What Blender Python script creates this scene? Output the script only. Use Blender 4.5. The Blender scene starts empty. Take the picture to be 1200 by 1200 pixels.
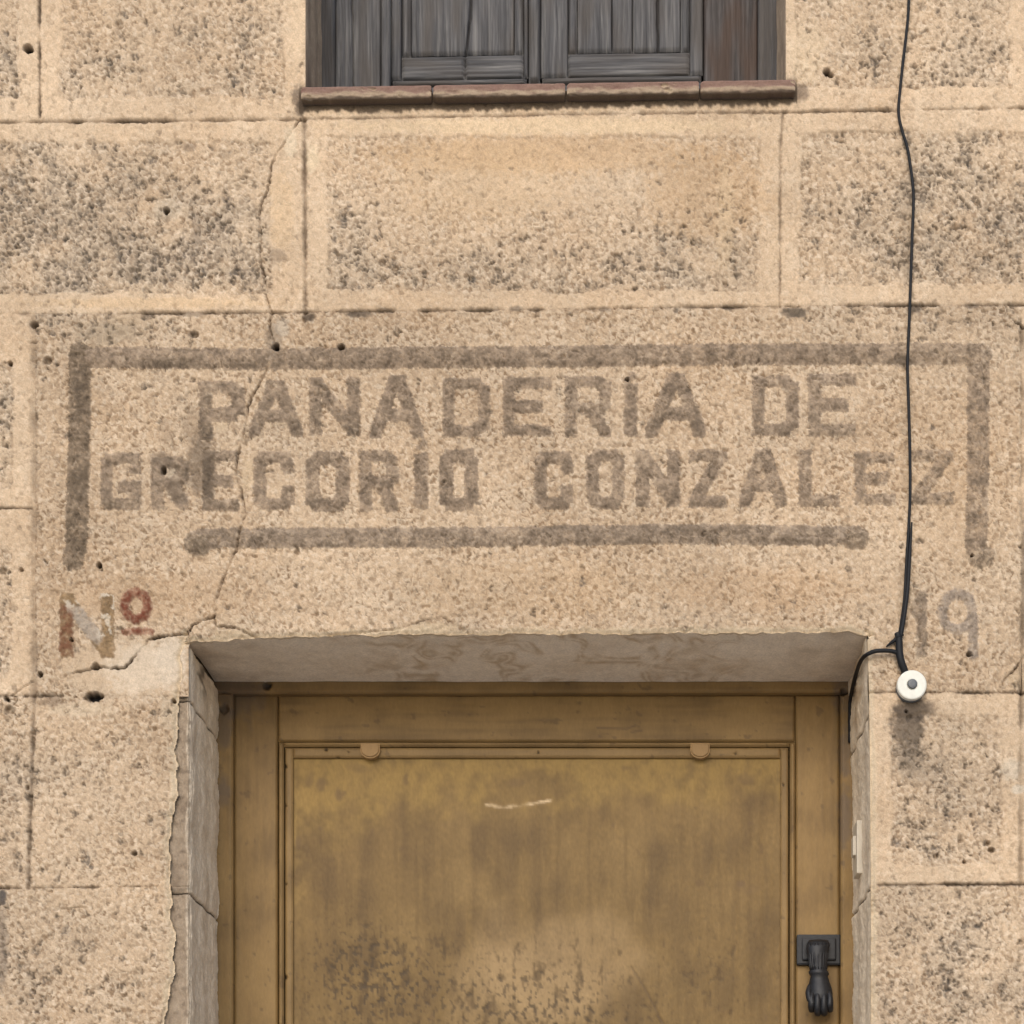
import bpy, bmesh, math, random
import numpy as np
from mathutils import Vector

random.seed(4)
rng = np.random.default_rng(7)
scene = bpy.context.scene
C = scene.collection

# ------------------------------------------------------------------ scale / camera
S = 0.0014                 # metres per photo pixel on the wall face
X0, Y0 = 720.0, 1508.0     # foot of the camera axis on the wall, in photo pixels
EYE = 1.60
DIST = 2.905

cam_d = bpy.data.cameras.new('camera')
cam = bpy.data.objects.new('camera', cam_d)
C.objects.link(cam)
cam.location = (0, -DIST, EYE)
cam.rotation_euler = (math.radians(90), 0, 0)
cam_d.sensor_width = 36
cam_d.lens = 36 * DIST / (1200 * S)
cam_d.shift_x = (600 - X0) / 1200
cam_d.shift_y = (Y0 - 600) / 1200
cam_d.clip_end = 500
cam_d.clip_start = 0.05
scene.camera = cam

# ------------------------------------------------------------------ sky, sun, exposure
SUN_EL, SUN_AZ = math.radians(30), math.radians(188)   # azimuth clockwise from +Y
world = bpy.data.worlds.new('World')
scene.world = world
world.use_nodes = True
nt = world.node_tree
bg = nt.nodes['Background']
sky = nt.nodes.new('ShaderNodeTexSky')
sky.sky_type = 'NISHITA'
sky.sun_disc = False
sky.sun_elevation = SUN_EL
sky.sun_rotation = SUN_AZ
sky.air_density = 1.0
sky.dust_density = 2.0
sky.ozone_density = 1.0
nt.links.new(sky.outputs[0], bg.inputs[0])
bg.inputs[1].default_value = 0.15
sun_d = bpy.data.lights.new('sun', 'SUN')
sun_d.energy = 0.95
sun_d.angle = math.radians(40)
sun_d.color = (1.0, 0.985, 0.965)
sun = bpy.data.objects.new('sun', sun_d)
C.objects.link(sun)
sd = Vector((math.sin(SUN_AZ) * math.cos(SUN_EL), math.cos(SUN_AZ) * math.cos(SUN_EL), math.sin(SUN_EL)))
sun.rotation_euler = sd.to_track_quat('Z', 'Y').to_euler()
sun.location = (0, -6, 8)
vs = scene.view_settings
vs.view_transform = 'Standard'
vs.look = 'None'
vs.gamma = 1
vs.use_curve_mapping = False
vs.exposure = 0.22

# ------------------------------------------------------------------ numeric helpers
f32 = np.float32
_G = np.stack([np.cos(np.arange(256) / 256 * 2 * np.pi), np.sin(np.arange(256) / 256 * 2 * np.pi)], 1).astype(f32)

def _hash(ix, iy, seed):
    h = (ix.astype(np.uint32) * np.uint32(374761393) + iy.astype(np.uint32) * np.uint32(668265263) + np.uint32((seed * 2246822519) & 0xffffffff))
    h = (h ^ (h >> np.uint32(13))) * np.uint32(1274126177)
    return h ^ (h >> np.uint32(16))

def perlin(x, y, seed=0):
    x = np.asarray(x, f32); y = np.asarray(y, f32)
    ix = np.floor(x).astype(np.int64); iy = np.floor(y).astype(np.int64)
    fx = (x - ix).astype(f32); fy = (y - iy).astype(f32)
    u = fx * fx * fx * (fx * (fx * 6 - 15) + 10)
    v = fy * fy * fy * (fy * (fy * 6 - 15) + 10)
    def g(dx, dy):
        k = _hash((ix + dx) & 0xffffffff, (iy + dy) & 0xffffffff, seed) & np.uint32(255)
        gr = _G[k]
        return gr[..., 0] * (fx - dx) + gr[..., 1] * (fy - dy)
    a = g(0, 0); b = g(1, 0); c = g(0, 1); d = g(1, 1)
    return ((a + (b - a) * u) * (1 - v) + (c + (d - c) * u) * v) * 1.5

def fbm(x, y, seed=0, octv=3, gain=.5):
    t = 0; a = 1; n = 0
    for o in range(octv):
        t = t + a * perlin(x * 2 ** o, y * 2 ** o, seed + o * 17); n += a; a *= gain
    return t / n

def rnd01(ix, iy, seed):
    return (_hash(ix & 0xffffffff, iy & 0xffffffff, seed) & np.uint32(65535)).astype(f32) / 65535

def specks(x, y, cell, dens, seed, rmin=.18, rmax=.5):
    """irregular pits: 1 inside a pit, 0 outside; dens in 0..1 is the share of cells that hold one"""
    gx = x / cell; gy = y / cell
    ix = np.floor(gx).astype(np.int64); iy = np.floor(gy).astype(np.int64)
    out = np.zeros_like(x, dtype=f32)
    for dx in (-1, 0, 1):
        for dy in (-1, 0, 1):
            jx = ix + dx; jy = iy + dy
            px = jx + rnd01(jx, jy, seed); py = jy + rnd01(jx, jy, seed + 1)
            r = rmin + (rmax - rmin) * rnd01(jx, jy, seed + 2) ** 2
            st = .6 + .9 * rnd01(jx, jy, seed + 4)
            keep = rnd01(jx, jy, seed + 3) < dens
            d = np.sqrt(((gx - px) * st) ** 2 + ((gy - py) / st) ** 2) / r
            out = np.maximum(out, np.where(keep, np.clip(1.35 - d, 0, 1), 0))
    return np.clip(out * 1.6, 0, 1)

def sstep(a, b, x):
    t = np.clip((x - a) / (b - a), 0, 1)
    return t * t * (3 - 2 * t)

def mix(a, b, t):
    return a + (b - a) * t

def mixc(col, rgb, t):
    return col + (np.asarray(rgb, f32) - col) * t[..., None]

def pdist(x, y, pts):
    d = np.full(x.shape, 1e9, f32)
    for (ax, ay), (bx, by) in zip(pts[:-1], pts[1:]):
        vx, vy = bx - ax, by - ay
        L = vx * vx + vy * vy + 1e-9
        t = np.clip(((x - ax) * vx + (y - ay) * vy) / L, 0, 1)
        d = np.minimum(d, np.hypot(x - ax - t * vx, y - ay - t * vy))
    return d

def near(x, y, pts, pad):
    p = np.asarray(pts, float)
    return not (x.max() < p[:, 0].min() - pad or x.min() > p[:, 0].max() + pad or y.max() < p[:, 1].min() - pad or y.min() > p[:, 1].max() + pad)

def srgb(r, g, b):
    f = lambda c: (c / 255 / 12.92) if c / 255 <= .04045 else ((c / 255 + .055) / 1.055) ** 2.4
    return np.array([f(r), f(g), f(b)], f32)

def world_xyz(px, py, h=0.0, depth=0.0):
    """photo pixel + distance behind the wall face -> metres; h stands proud of that plane"""
    k = S * (DIST + depth) / DIST
    return np.stack([(px - X0) * k, np.zeros_like(px) + depth - h, EYE + (Y0 - py) * k], -1)

def pt(px, py, depth=0.0):
    k = S * (DIST + depth) / DIST
    return Vector(((px - X0) * k, depth, EYE + (Y0 - py) * k))

def axis(a, b, fine, coarse, lo=-20, hi=1220, mlo=-620, mhi=1820, mid=None):
    """grid lines from a to b: fine where the photograph looks, medium beside it, coarse beyond"""
    mid = mid or min(coarse, max(2.4, fine * 1.6))
    br = [a] + [v for v in (mlo, lo, hi, mhi) if a + 1 < v < b - 1] + [b]
    out = []
    for p, q in zip(br[:-1], br[1:]):
        m = (p + q) / 2
        st = fine if lo <= m <= hi else (mid if mlo <= m <= mhi else coarse)
        n = max(2, int(math.ceil((q - p) / st)))
        seg = np.linspace(p, q, n + 1)
        out.append(seg if not out else seg[1:])
    return np.concatenate(out).astype(f32)

# ------------------------------------------------------------------ objects
def setp(o, label=None, cat=None, group=None, kind=None):
    if label: o['label'] = label
    if cat: o['category'] = cat
    if group: o['group'] = group
    if kind: o['kind'] = kind
    return o

def empty(name, loc, label, cat, kind='thing'):
    o = bpy.data.objects.new(name, None)
    C.objects.link(o)
    o.location = loc
    o.empty_display_size = .1
    return setp(o, label, cat, kind=kind)

def link(name, me, mat, parent):
    o = bpy.data.objects.new(name, me)
    C.objects.link(o)
    if mat: me.materials.append(mat)
    if parent is not None:
        o.parent = parent
        ploc = Vector((0, 0, 0)); q = parent
        while q is not None:
            ploc += q.location; q = q.parent
        o.location = -ploc
    return o

def mesh_arrays(name, co, quads, nrm, col, mat, parent):
    me = bpy.data.meshes.new(name)
    n = len(quads)
    me.vertices.add(len(co)); me.vertices.foreach_set('co', np.ascontiguousarray(co, f32).ravel())
    me.loops.add(n * 4); me.loops.foreach_set('vertex_index', np.ascontiguousarray(quads, np.int32).ravel())
    me.polygons.add(n)
    me.polygons.foreach_set('loop_start', np.arange(0, n * 4, 4, dtype=np.int32))
    me.polygons.foreach_set('use_smooth', np.ones(n, bool))
    me.update(calc_edges=True)
    ca = me.color_attributes.new('Col', 'FLOAT_COLOR', 'POINT')
    c4 = np.ones((len(co), 4), f32); c4[:, :3] = col
    ca.data.foreach_set('color', c4.ravel())
    me.normals_split_custom_set_from_vertices(nrm.astype(f32))
    return link(name, me, mat, parent)

def grids_to_mesh(name, grids, mat, parent):
    """grids: list of dict(P (n,m,3), col (n,m,3), mask (n-1,m-1) or None, back vector or None, flip)"""
    COs, Qs, Ns, CLs = [], [], [], []
    base = 0
    for g in grids:
        P = g['P']; n, m = P.shape[:2]
        du = np.gradient(P, axis=1); dv = np.gradient(P, axis=0)
        N = np.cross(dv, du)
        idx = np.arange(n * m).reshape(n, m)
        q = np.stack([idx[:-1, :-1], idx[1:, :-1], idx[1:, 1:], idx[:-1, 1:]], -1)
        if g.get('flip'):
            N = -N; q = q[..., ::-1]
        N = N / (np.linalg.norm(N, axis=-1, keepdims=True) + 1e-12)
        q = q.reshape(-1, 4)
        if g.get('mask') is not None:
            q = q[g['mask'].ravel()]
        co = P.reshape(-1, 3); nr = N.reshape(-1, 3); cl = g['col'].reshape(-1, 3)
        if g.get('mask') is not None:
            used, inv = np.unique(q, return_inverse=True)
            co, nr, cl = co[used], nr[used], cl[used]
            q = inv.reshape(-1, 4)
        COs.append(co); Ns.append(nr); CLs.append(cl); Qs.append(q + base)
        base += len(co)
        bk = g.get('back')
        if bk is not None:
            ring = np.concatenate([idx[0, :-1], idx[:-1, -1], idx[-1, :0:-1], idx[:0:-1, 0]])
            rp = P.reshape(-1, 3)[ring]; k = len(ring)
            a = np.arange(k); b = (a + 1) % k
            sq = np.stack([a, b, b + k, a + k], -1)
            if g.get('flip'): sq = sq[:, ::-1]
            COs.append(np.concatenate([rp, rp + np.asarray(bk, f32)])); Ns.append(np.zeros((2 * k, 3), f32))
            CLs.append(np.tile(g['col'].reshape(-1, 3)[ring], (2, 1))); Qs.append(sq + base)
            base += 2 * k
    return mesh_arrays(name, np.concatenate(COs), np.concatenate(Qs), np.concatenate(Ns), np.concatenate(CLs), mat, parent)

def bm_obj(name, bm, mat, parent, smooth=False):
    me = bpy.data.meshes.new(name)
    bmesh.ops.recalc_face_normals(bm, faces=bm.faces)
    bm.to_mesh(me); bm.free()
    if smooth: me.polygons.foreach_set('use_smooth', np.ones(len(me.polygons), bool))
    return link(name, me, mat, parent)

def box_bm(lo, hi, bev=0.0, seg=2, bm=None):
    own = bmesh.new()
    bmesh.ops.create_cube(own, size=1)
    lo = Vector(lo); hi = Vector(hi)
    for v in own.verts:
        v.co = Vector(((lo[i] + hi[i]) / 2 + v.co[i] * (hi[i] - lo[i]) for i in range(3)))
    if bev: bmesh.ops.bevel(own, geom=own.edges[:], offset=bev, segments=seg, profile=.6, affect='EDGES')
    if bm is None: return own
    tmp = bpy.data.meshes.new('tmp'); own.to_mesh(tmp); own.free(); bm.from_mesh(tmp); bpy.data.meshes.remove(tmp)
    return bm

def tube_bm(pts, rad, n=10, bm=None, smooth_n=6):
    """round tube through pts (Catmull-Rom); rad a number or a list"""
    bm = bm or bmesh.new()
    P = [Vector(p) for p in pts]
    R = rad if isinstance(rad, (list, tuple)) else [rad] * len(P)
    Q, QR = [], []
    for i in range(len(P) - 1):
        p0 = P[max(i - 1, 0)]; p1 = P[i]; p2 = P[i + 1]; p3 = P[min(i + 2, len(P) - 1)]
        for k in range(smooth_n):
            t = k / smooth_n
            Q.append(.5 * ((2 * p1) + (p2 - p0) * t + (2 * p0 - 5 * p1 + 4 * p2 - p3) * t * t + (3 * p1 - p0 - 3 * p2 + p3) * t ** 3))
            QR.append(R[i] + (R[i + 1] - R[i]) * t)
    Q.append(P[-1]); QR.append(R[-1])
    rings = []
    ref = Vector((0, 1, 0))
    for i, p in enumerate(Q):
        d = (Q[min(i + 1, len(Q) - 1)] - Q[max(i - 1, 0)]).normalized()
        a = ref - d * ref.dot(d)
        if a.length < 1e-4: a = Vector((1, 0, 0)) - d * d.x
        a.normalize(); b = d.cross(a)
        rings.append([bm.verts.new(p + QR[i] * (math.cos(2 * math.pi * k / n) * a + math.sin(2 * math.pi * k / n) * b)) for k in range(n)])
    for r, s in zip(rings[:-1], rings[1:]):
        for k in range(n): bm.faces.new((r[k], r[(k + 1) % n], s[(k + 1) % n], s[k]))
    bm.faces.new(rings[0][::-1]); bm.faces.new(rings[-1])
    return bm

# ------------------------------------------------------------------ materials
def mat_attr(name, rough=.9, grain=500, gvar=.16, bump=.25, bscale=700, stretch=(1, 1, 1), spec=.3, coarse=60, cvar=.08):
    """colour attribute times two scales of procedural grain, with fine relief"""
    m = bpy.data.materials.new(name); m.use_nodes = True
    t = m.node_tree; p = t.nodes['Principled BSDF']
    at = t.nodes.new('ShaderNodeAttribute'); at.attribute_name = 'Col'
    tc = t.nodes.new('ShaderNodeTexCoord'); mp = t.nodes.new('ShaderNodeMapping')
    mp.inputs['Scale'].default_value = stretch
    t.links.new(tc.outputs['Object'], mp.inputs[0])
    def noise(sc, det):
        n = t.nodes.new('ShaderNodeTexNoise'); n.inputs['Scale'].default_value = sc
        n.inputs['Detail'].default_value = det; n.inputs['Roughness'].default_value = .65
        t.links.new(mp.outputs[0], n.inputs['Vector']); return n
    def ramp(n, v):
        r = t.nodes.new('ShaderNodeMapRange')
        r.inputs['From Min'].default_value = .3; r.inputs['From Max'].default_value = .7
        r.inputs['To Min'].default_value = 1 - v; r.inputs['To Max'].default_value = 1 + v
        t.links.new(n.outputs['Fac'], r.inputs['Value']); return r
    a = ramp(noise(grain, 3), gvar); b = ramp(noise(coarse, 4), cvar)
    mu = t.nodes.new('ShaderNodeMath'); mu.operation = 'MULTIPLY'
    t.links.new(a.outputs[0], mu.inputs[0]); t.links.new(b.outputs[0], mu.inputs[1])
    vm = t.nodes.new('ShaderNodeVectorMath'); vm.operation = 'SCALE'
    t.links.new(at.outputs['Color'], vm.inputs[0]); t.links.new(mu.outputs[0], vm.inputs['Scale'])
    t.links.new(vm.outputs[0], p.inputs['Base Color'])
    p.inputs['Roughness'].default_value = rough
    p.inputs['Specular IOR Level'].default_value = spec
    bn = t.nodes.new('ShaderNodeBump'); bn.inputs['Strength'].default_value = bump; bn.inputs['Distance'].default_value = .0015
    t.links.new(noise(bscale, 3).outputs['Fac'], bn.inputs['Height'])
    t.links.new(bn.outputs[0], p.inputs['Normal'])
    return m

def mat_flat(name, rgb, rough=.5, metal=0, var=.12, scale=80, bump=.1, spec=.5):
    m = bpy.data.materials.new(name); m.use_nodes = True
    t = m.node_tree; p = t.nodes['Principled BSDF']
    tc = t.nodes.new('ShaderNodeTexCoord')
    n = t.nodes.new('ShaderNodeTexNoise'); n.inputs['Scale'].default_value = scale; n.inputs['Detail'].default_value = 5
    t.links.new(tc.outputs['Object'], n.inputs['Vector'])
    r = t.nodes.new('ShaderNodeMapRange'); r.inputs['From Min'].default_value = .3; r.inputs['From Max'].default_value = .7
    r.inputs['To Min'].default_value = 1 - var; r.inputs['To Max'].default_value = 1 + var
    t.links.new(n.outputs['Fac'], r.inputs['Value'])
    vm = t.nodes.new('ShaderNodeVectorMath'); vm.operation = 'SCALE'
    vm.inputs[0].default_value = tuple(float(c) for c in rgb)
    t.links.new(r.outputs[0], vm.inputs['Scale']); t.links.new(vm.outputs[0], p.inputs['Base Color'])
    p.inputs['Roughness'].default_value = rough; p.inputs['Metallic'].default_value = metal
    p.inputs['Specular IOR Level'].default_value = spec
    b = t.nodes.new('ShaderNodeBump'); b.inputs['Strength'].default_value = bump; b.inputs['Distance'].default_value = .001
    t.links.new(n.outputs['Fac'], b.inputs['Height']); t.links.new(b.outputs[0], p.inputs['Normal'])
    return m

M_STONE = mat_attr('weathered_stucco', .95, 420, .15, .3, 600)
M_PLAST = mat_attr('grey_jamb_plaster', .92, 300, .13, .45, 320)
M_WOOD = mat_attr('bare_grey_wood', .75, 260, .16, .35, 300, stretch=(1, 1, .06), coarse=70, cvar=.12)
M_WOODH = mat_attr('bare_grey_wood_rail', .75, 260, .16, .35, 300, stretch=(.06, 1, 1), coarse=70, cvar=.12)
M_PAINT = mat_attr('old_ochre_paint', .6, 260, .07, .12, 260, stretch=(1, 1, .35), coarse=25, cvar=.07)
M_TILE = mat_attr('worn_clay_tile', .9, 350, .12, .25, 400)
M_IRON = mat_flat('black_iron', srgb(30, 31, 35), .5, .2, .3, 160, .35)
M_CABLE = mat_flat('black_cable_sheath', srgb(22, 23, 26), .6, 0, .15, 200, .05, spec=.3)
M_WHITE = mat_flat('white_plastic', srgb(218, 217, 206), .45, 0, .07, 90, .03)
M_GREY = mat_flat('grey_plastic', srgb(84, 88, 92), .4, 0, .1, 90, .03)
M_CREAM = mat_flat('aged_white_plastic', srgb(196, 186, 168), .45, 0, .06, 90, .03)
M_STREET = mat_flat('pale_street_paving', srgb(187, 183, 176), .9, 0, .15, 6, .3)
M_DARK = mat_flat('dark_iron_nail', srgb(40, 34, 28), .7, .2, .2, 200, .1)

# ------------------------------------------------------------------ wall layout in photo pixels
def J1(x): return np.interp(x, [-2000, 0, 170, 350, 640, 930, 1050, 1200, 3000], [160, 143, 141.5, 140, 134, 131, 129, 126, 110])
def J2(x): return np.interp(x, [-2000, 0, 310, 600, 800, 950, 1200, 3000], [372, 367.5, 366, 362.5, 360, 358, 357, 350])
def J3(x): return np.interp(x, [-2000, 0, 220, 1018, 1200, 3000], [822, 815, 816, 811, 812, 812])
def J4(x): return np.interp(x, [-2000, 0, 220, 1018, 1200, 3000], [1044, 1041, 1038, 1037, 1036, 1036])
def lint(x):
    base = np.interp(x, [200, 222, 250, 300, 400, 520, 700, 900, 985, 1018, 1040], [755, 753, 750, 748, 744, 743, 742, 741, 740, 742, 742])
    return base + 2.6 * perlin(np.asarray(x, f32) / 34, np.full(np.shape(x), 3.3, f32), 91) + 1.6 * perlin(np.asarray(x, f32) / 9, np.full(np.shape(x), 1.3, f32), 92)
def jamb_l(y): return 221.5 + 2.4 * perlin(np.asarray(y, f32) / 45, np.full(np.shape(y), 7.7, f32), 93)
def jamb_r(y): return np.interp(y, [700, 745, 880, 960, 1200, 2700], [1016, 1016, 1020, 1022, 1021, 1020]) + 1.6 * perlin(np.asarray(y, f32) / 40, np.full(np.shape(y), 2.7, f32), 94)
def rag_l(y):   # where the stucco coat ends beside the left jamb stones
    b = np.interp(y, [700, 745, 790, 815, 850, 930, 945, 975, 1000, 1032, 1040, 1075, 1110, 1140, 1150, 1190, 1230, 2700],
                  [221, 217, 214, 209, 208, 208, 206, 200, 199, 201, 202, 202, 206, 205, 201, 194, 196, 200])
    return b - 2.0 + 4.0 * perlin(np.asarray(y, f32) / 27, np.full(np.shape(y), 9.1, f32), 96) + 2.0 * perlin(np.asarray(y, f32) / 9, np.full(np.shape(y), 5.1, f32), 95)

BOTTOM = Y0 + EYE / S       # street level
# joints: polyline, half width px, depth m, darkness, patchiness
def curve(fn, a, b, n=24):
    xs = np.linspace(a, b, n); return [(float(x), float(y)) for x, y in zip(xs, fn(xs))]
JOINTS = [
    (curve(J1, -1400, 358), 2.2, .007, .75, .5), (curve(J1, 358, 921), 1.8, .004, .5, .5), (curve(J1, 921, 2400), 2.0, .006, .65, .5),
    (curve(J2, -1400, 2400, 60), 2.1, .006, .7, .75),
    ([(46, -60), (46.5, 137)], 1.7, .005, .75, .5),
    ([(356.5, 140), (358, 366)], 2.6, .006, .6, .35),
    ([(918, 131), (914.5, 175), (914, 360)], 1.6, .005, .7, .4),
    ([(40, 372), (40, 600), (40, 815)], 4.0, .006, .38, .5),
    ([(40, 815), (33, 1040)], 2.8, .006, .7, .35),
    ([(-200, 595.5), (37, 595.5)], 1.8, .006, .85, .2),
    (curve(J3, -1400, 72), 2.0, .006, .75, .5), (curve(J3, 72, 205), 1.5, .002, .2, .8),
    (curve(J3, 1018, 2400), 1.8, .006, .8, .45),
    (curve(J4, -1400, 192), 1.6, .005, .55, .7), (curve(J4, 1030, 2400), 2.0, .007, .8, .5),
    ([(1198, 385), (1199, 660), (1197, 812)], 3.0, .006, .5, .7), ([(1197, 812), (1196, 1036)], 3.0, .006, .5, .5),
    ([(205, 118), (206, 164)], 2.0, .002, .3, .6), ([(966, 336), (965, 372)], 1.6, .002, .4, .5),
    ([(205, 366), (205, 345)], 1.2, .001, .2, .5),
]
CRACKS = [
    ([(352, 140), (345, 148), (337, 161), (331, 172), (325, 177), (318, 193), (316, 212), (312, 225), (306, 238), (303, 254), (306, 272), (304, 296), (307, 312), (311, 330), (311, 345), (315, 357), (318, 366), (316, 384), (322, 404)], .85, .006, .62),
    ([(322, 407), (317, 425), (308, 443), (298, 460), (291, 475), (288, 496), (284, 515), (279, 535), (275, 558), (282, 572), (286, 590), (288, 604), (281, 622), (277, 645), (268, 665), (260, 683), (254, 702)], 1.0, .006, .62),
    ([(254, 702), (252, 722)], .7, .003, .3),
    ([(14, 815), (26, 806), (38, 798)], .9, .004, .5),
    ([(72, 795), (84, 789), (104, 785), (113, 781), (128, 783), (145, 783), (152, 776), (160, 766), (174, 750), (185, 747), (205, 744), (220, 742), (226, 733), (238, 727), (251, 722)], 1.1, .007, .8),
    ([(251, 722), (252, 733), (262, 734), (279, 736), (292, 743), (303, 747)], .9, .005, .6),
    ([(384, 744), (420, 741), (468, 737), (484, 731), (505, 725), (517, 723), (529, 729), (545, 738), (562, 737)], .8, .004, .5),
    ([(1178, 358), (1182, 370), (1190, 378), (1202, 385)], .8, .004, .7),
    ([(1203, 764), (1192, 781), (1183, 791), (1177, 797), (1172, 810)], 1.0, .006, .6),
    ([(36, 402), (54, 397)], .8, .004, .6),
    ([(238, 526), (262, 527)], .6, .003, .4), ([(205, 530), (201, 520), (204, 508)], .7, .003, .5),
    ([(955, 205), (959, 222), (960, 233)], .6, .003, .4),
    ([(190, 938), (206, 939)], .7, .003, .5), ([(60, 1066), (100, 1063)], .6, .003, .3),
    ([(280, 213), (316, 213)], .6, .002, .25), ([(170, 233), (199, 230)], 1.2, .003, .5),
    ([(76, 25), (120, 23)], .6, .002, .35),
    ([(930, 438), (975, 436), (1003, 434)], .7, .002, .3),
    ([(1145, 890), (1165, 884), (1180, 900)], .6, .002, .2),
]
HOLES = [(33, 57, 5, 1.2, 1), (323.5, 407, 4.6, 1, 1), (400, 407, 4, 1, 1), (116, 662, 3.2, 1, .9), (969, 84, 4, 1, .9), (974, 88, 3, 1, .7),
         (8, 819, 2.5, 1, .8), (12, 832, 5, 1.3, .4), (47, 790, 3.2, 1, .9), (110, 817, 5.5, 2.0, 1), (203, 821, 2.7, 1, 1), (12, 426, 2.5, 1, .9),
         (192, 551, 4.5, .7, .9), (195, 246, 4, 1, .8), (84, 750, 2.2, 1, .9), (112, 781, 4.5, 1, .6), (40, 380, 4, 1.2, .6), (56, 423, 4.5, 1.2, .5),
         (25, 668, 2.5, 1, .5), (3, 668, 3.5, 1.5, .4), (735, 445, 2.6, 1, .8), (1136, 767, 2.8, 1, .95), (1139, 652, 1.8, 1, .9), (228, 392, 4, 1.3, .4),
         (32, 923, 3.5, .6, .5), (1158, 988, 3, 1, .55), (1162, 996, 3, 1.4, .55), (1130, 1010, 2.4, 1, .55), (1097, 1003, 3.2, 1.2, .35), (1126, 985, 3, 1.2, .35),
         (157, 1000, 3.2, 1, .7), (463, 314, 4.5, 1, .32), (448, 307, 4, 1, .3), (395, 297, 3, 1, .3), (711, 326, 3.6, 1, .3), (140, 28, 5, 1, .3),
         (164, 835, 2, 1, .3), (60, 1045, 2, 1, .2), (1062, 834, 2, .6, .7)]
# rough panels inside smooth margins: x0,x1,y0,y1
FIELDS = {'A0': (-160, 22, -61, 116), 'A1': (71, 332, -61, 115), 'A2': (934, 1183, -61, 101),
          'B0': (-260, 316, 165, 343), 'B1': (383, 889, 161, 340), 'B2': (939, 1420, 154, 332),
          'C0': (-160, 14, 425, 572), 'C1': (-160, 12, 640, 795), 'D2': (1046, 1172, 838, 1012)}
# places where dark lichen specks gather: cx, cy, rx, ry, weight
GRIME = [(30, 260, 120, 110, .8), (130, 310, 150, 60, .42), (230, 280, 70, 70, .5), (300, 300, 40, 60, .35), (80, 190, 90, 40, .3),
         (100, 80, 90, 40, .3), (290, 90, 70, 60, .4), (270, 30, 50, 30, .2), (5, 70, 25, 60, .55),
         (405, 300, 32, 55, .65), (520, 325, 130, 25, .3), (800, 310, 90, 40, .45), (700, 330, 100, 20, .3), (620, 300, 120, 30, .15),
         (1130, 250, 90, 110, .68), (1000, 260, 70, 100, .25), (1160, 60, 60, 60, .35), (1040, 50, 90, 60, .2),
         (5, 500, 25, 90, .5), (5, 720, 25, 90, .4), (10, 930, 30, 100, .3), (120, 900, 90, 60, .10), (60, 1150, 110, 70, .22),
         (1120, 960, 80, 60, .42), (1130, 1140, 90, 70, .42), (1080, 1120, 60, 70, .15), (1070, 870, 35, 40, .35), (1150, 870, 60, 40, .15)]
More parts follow.
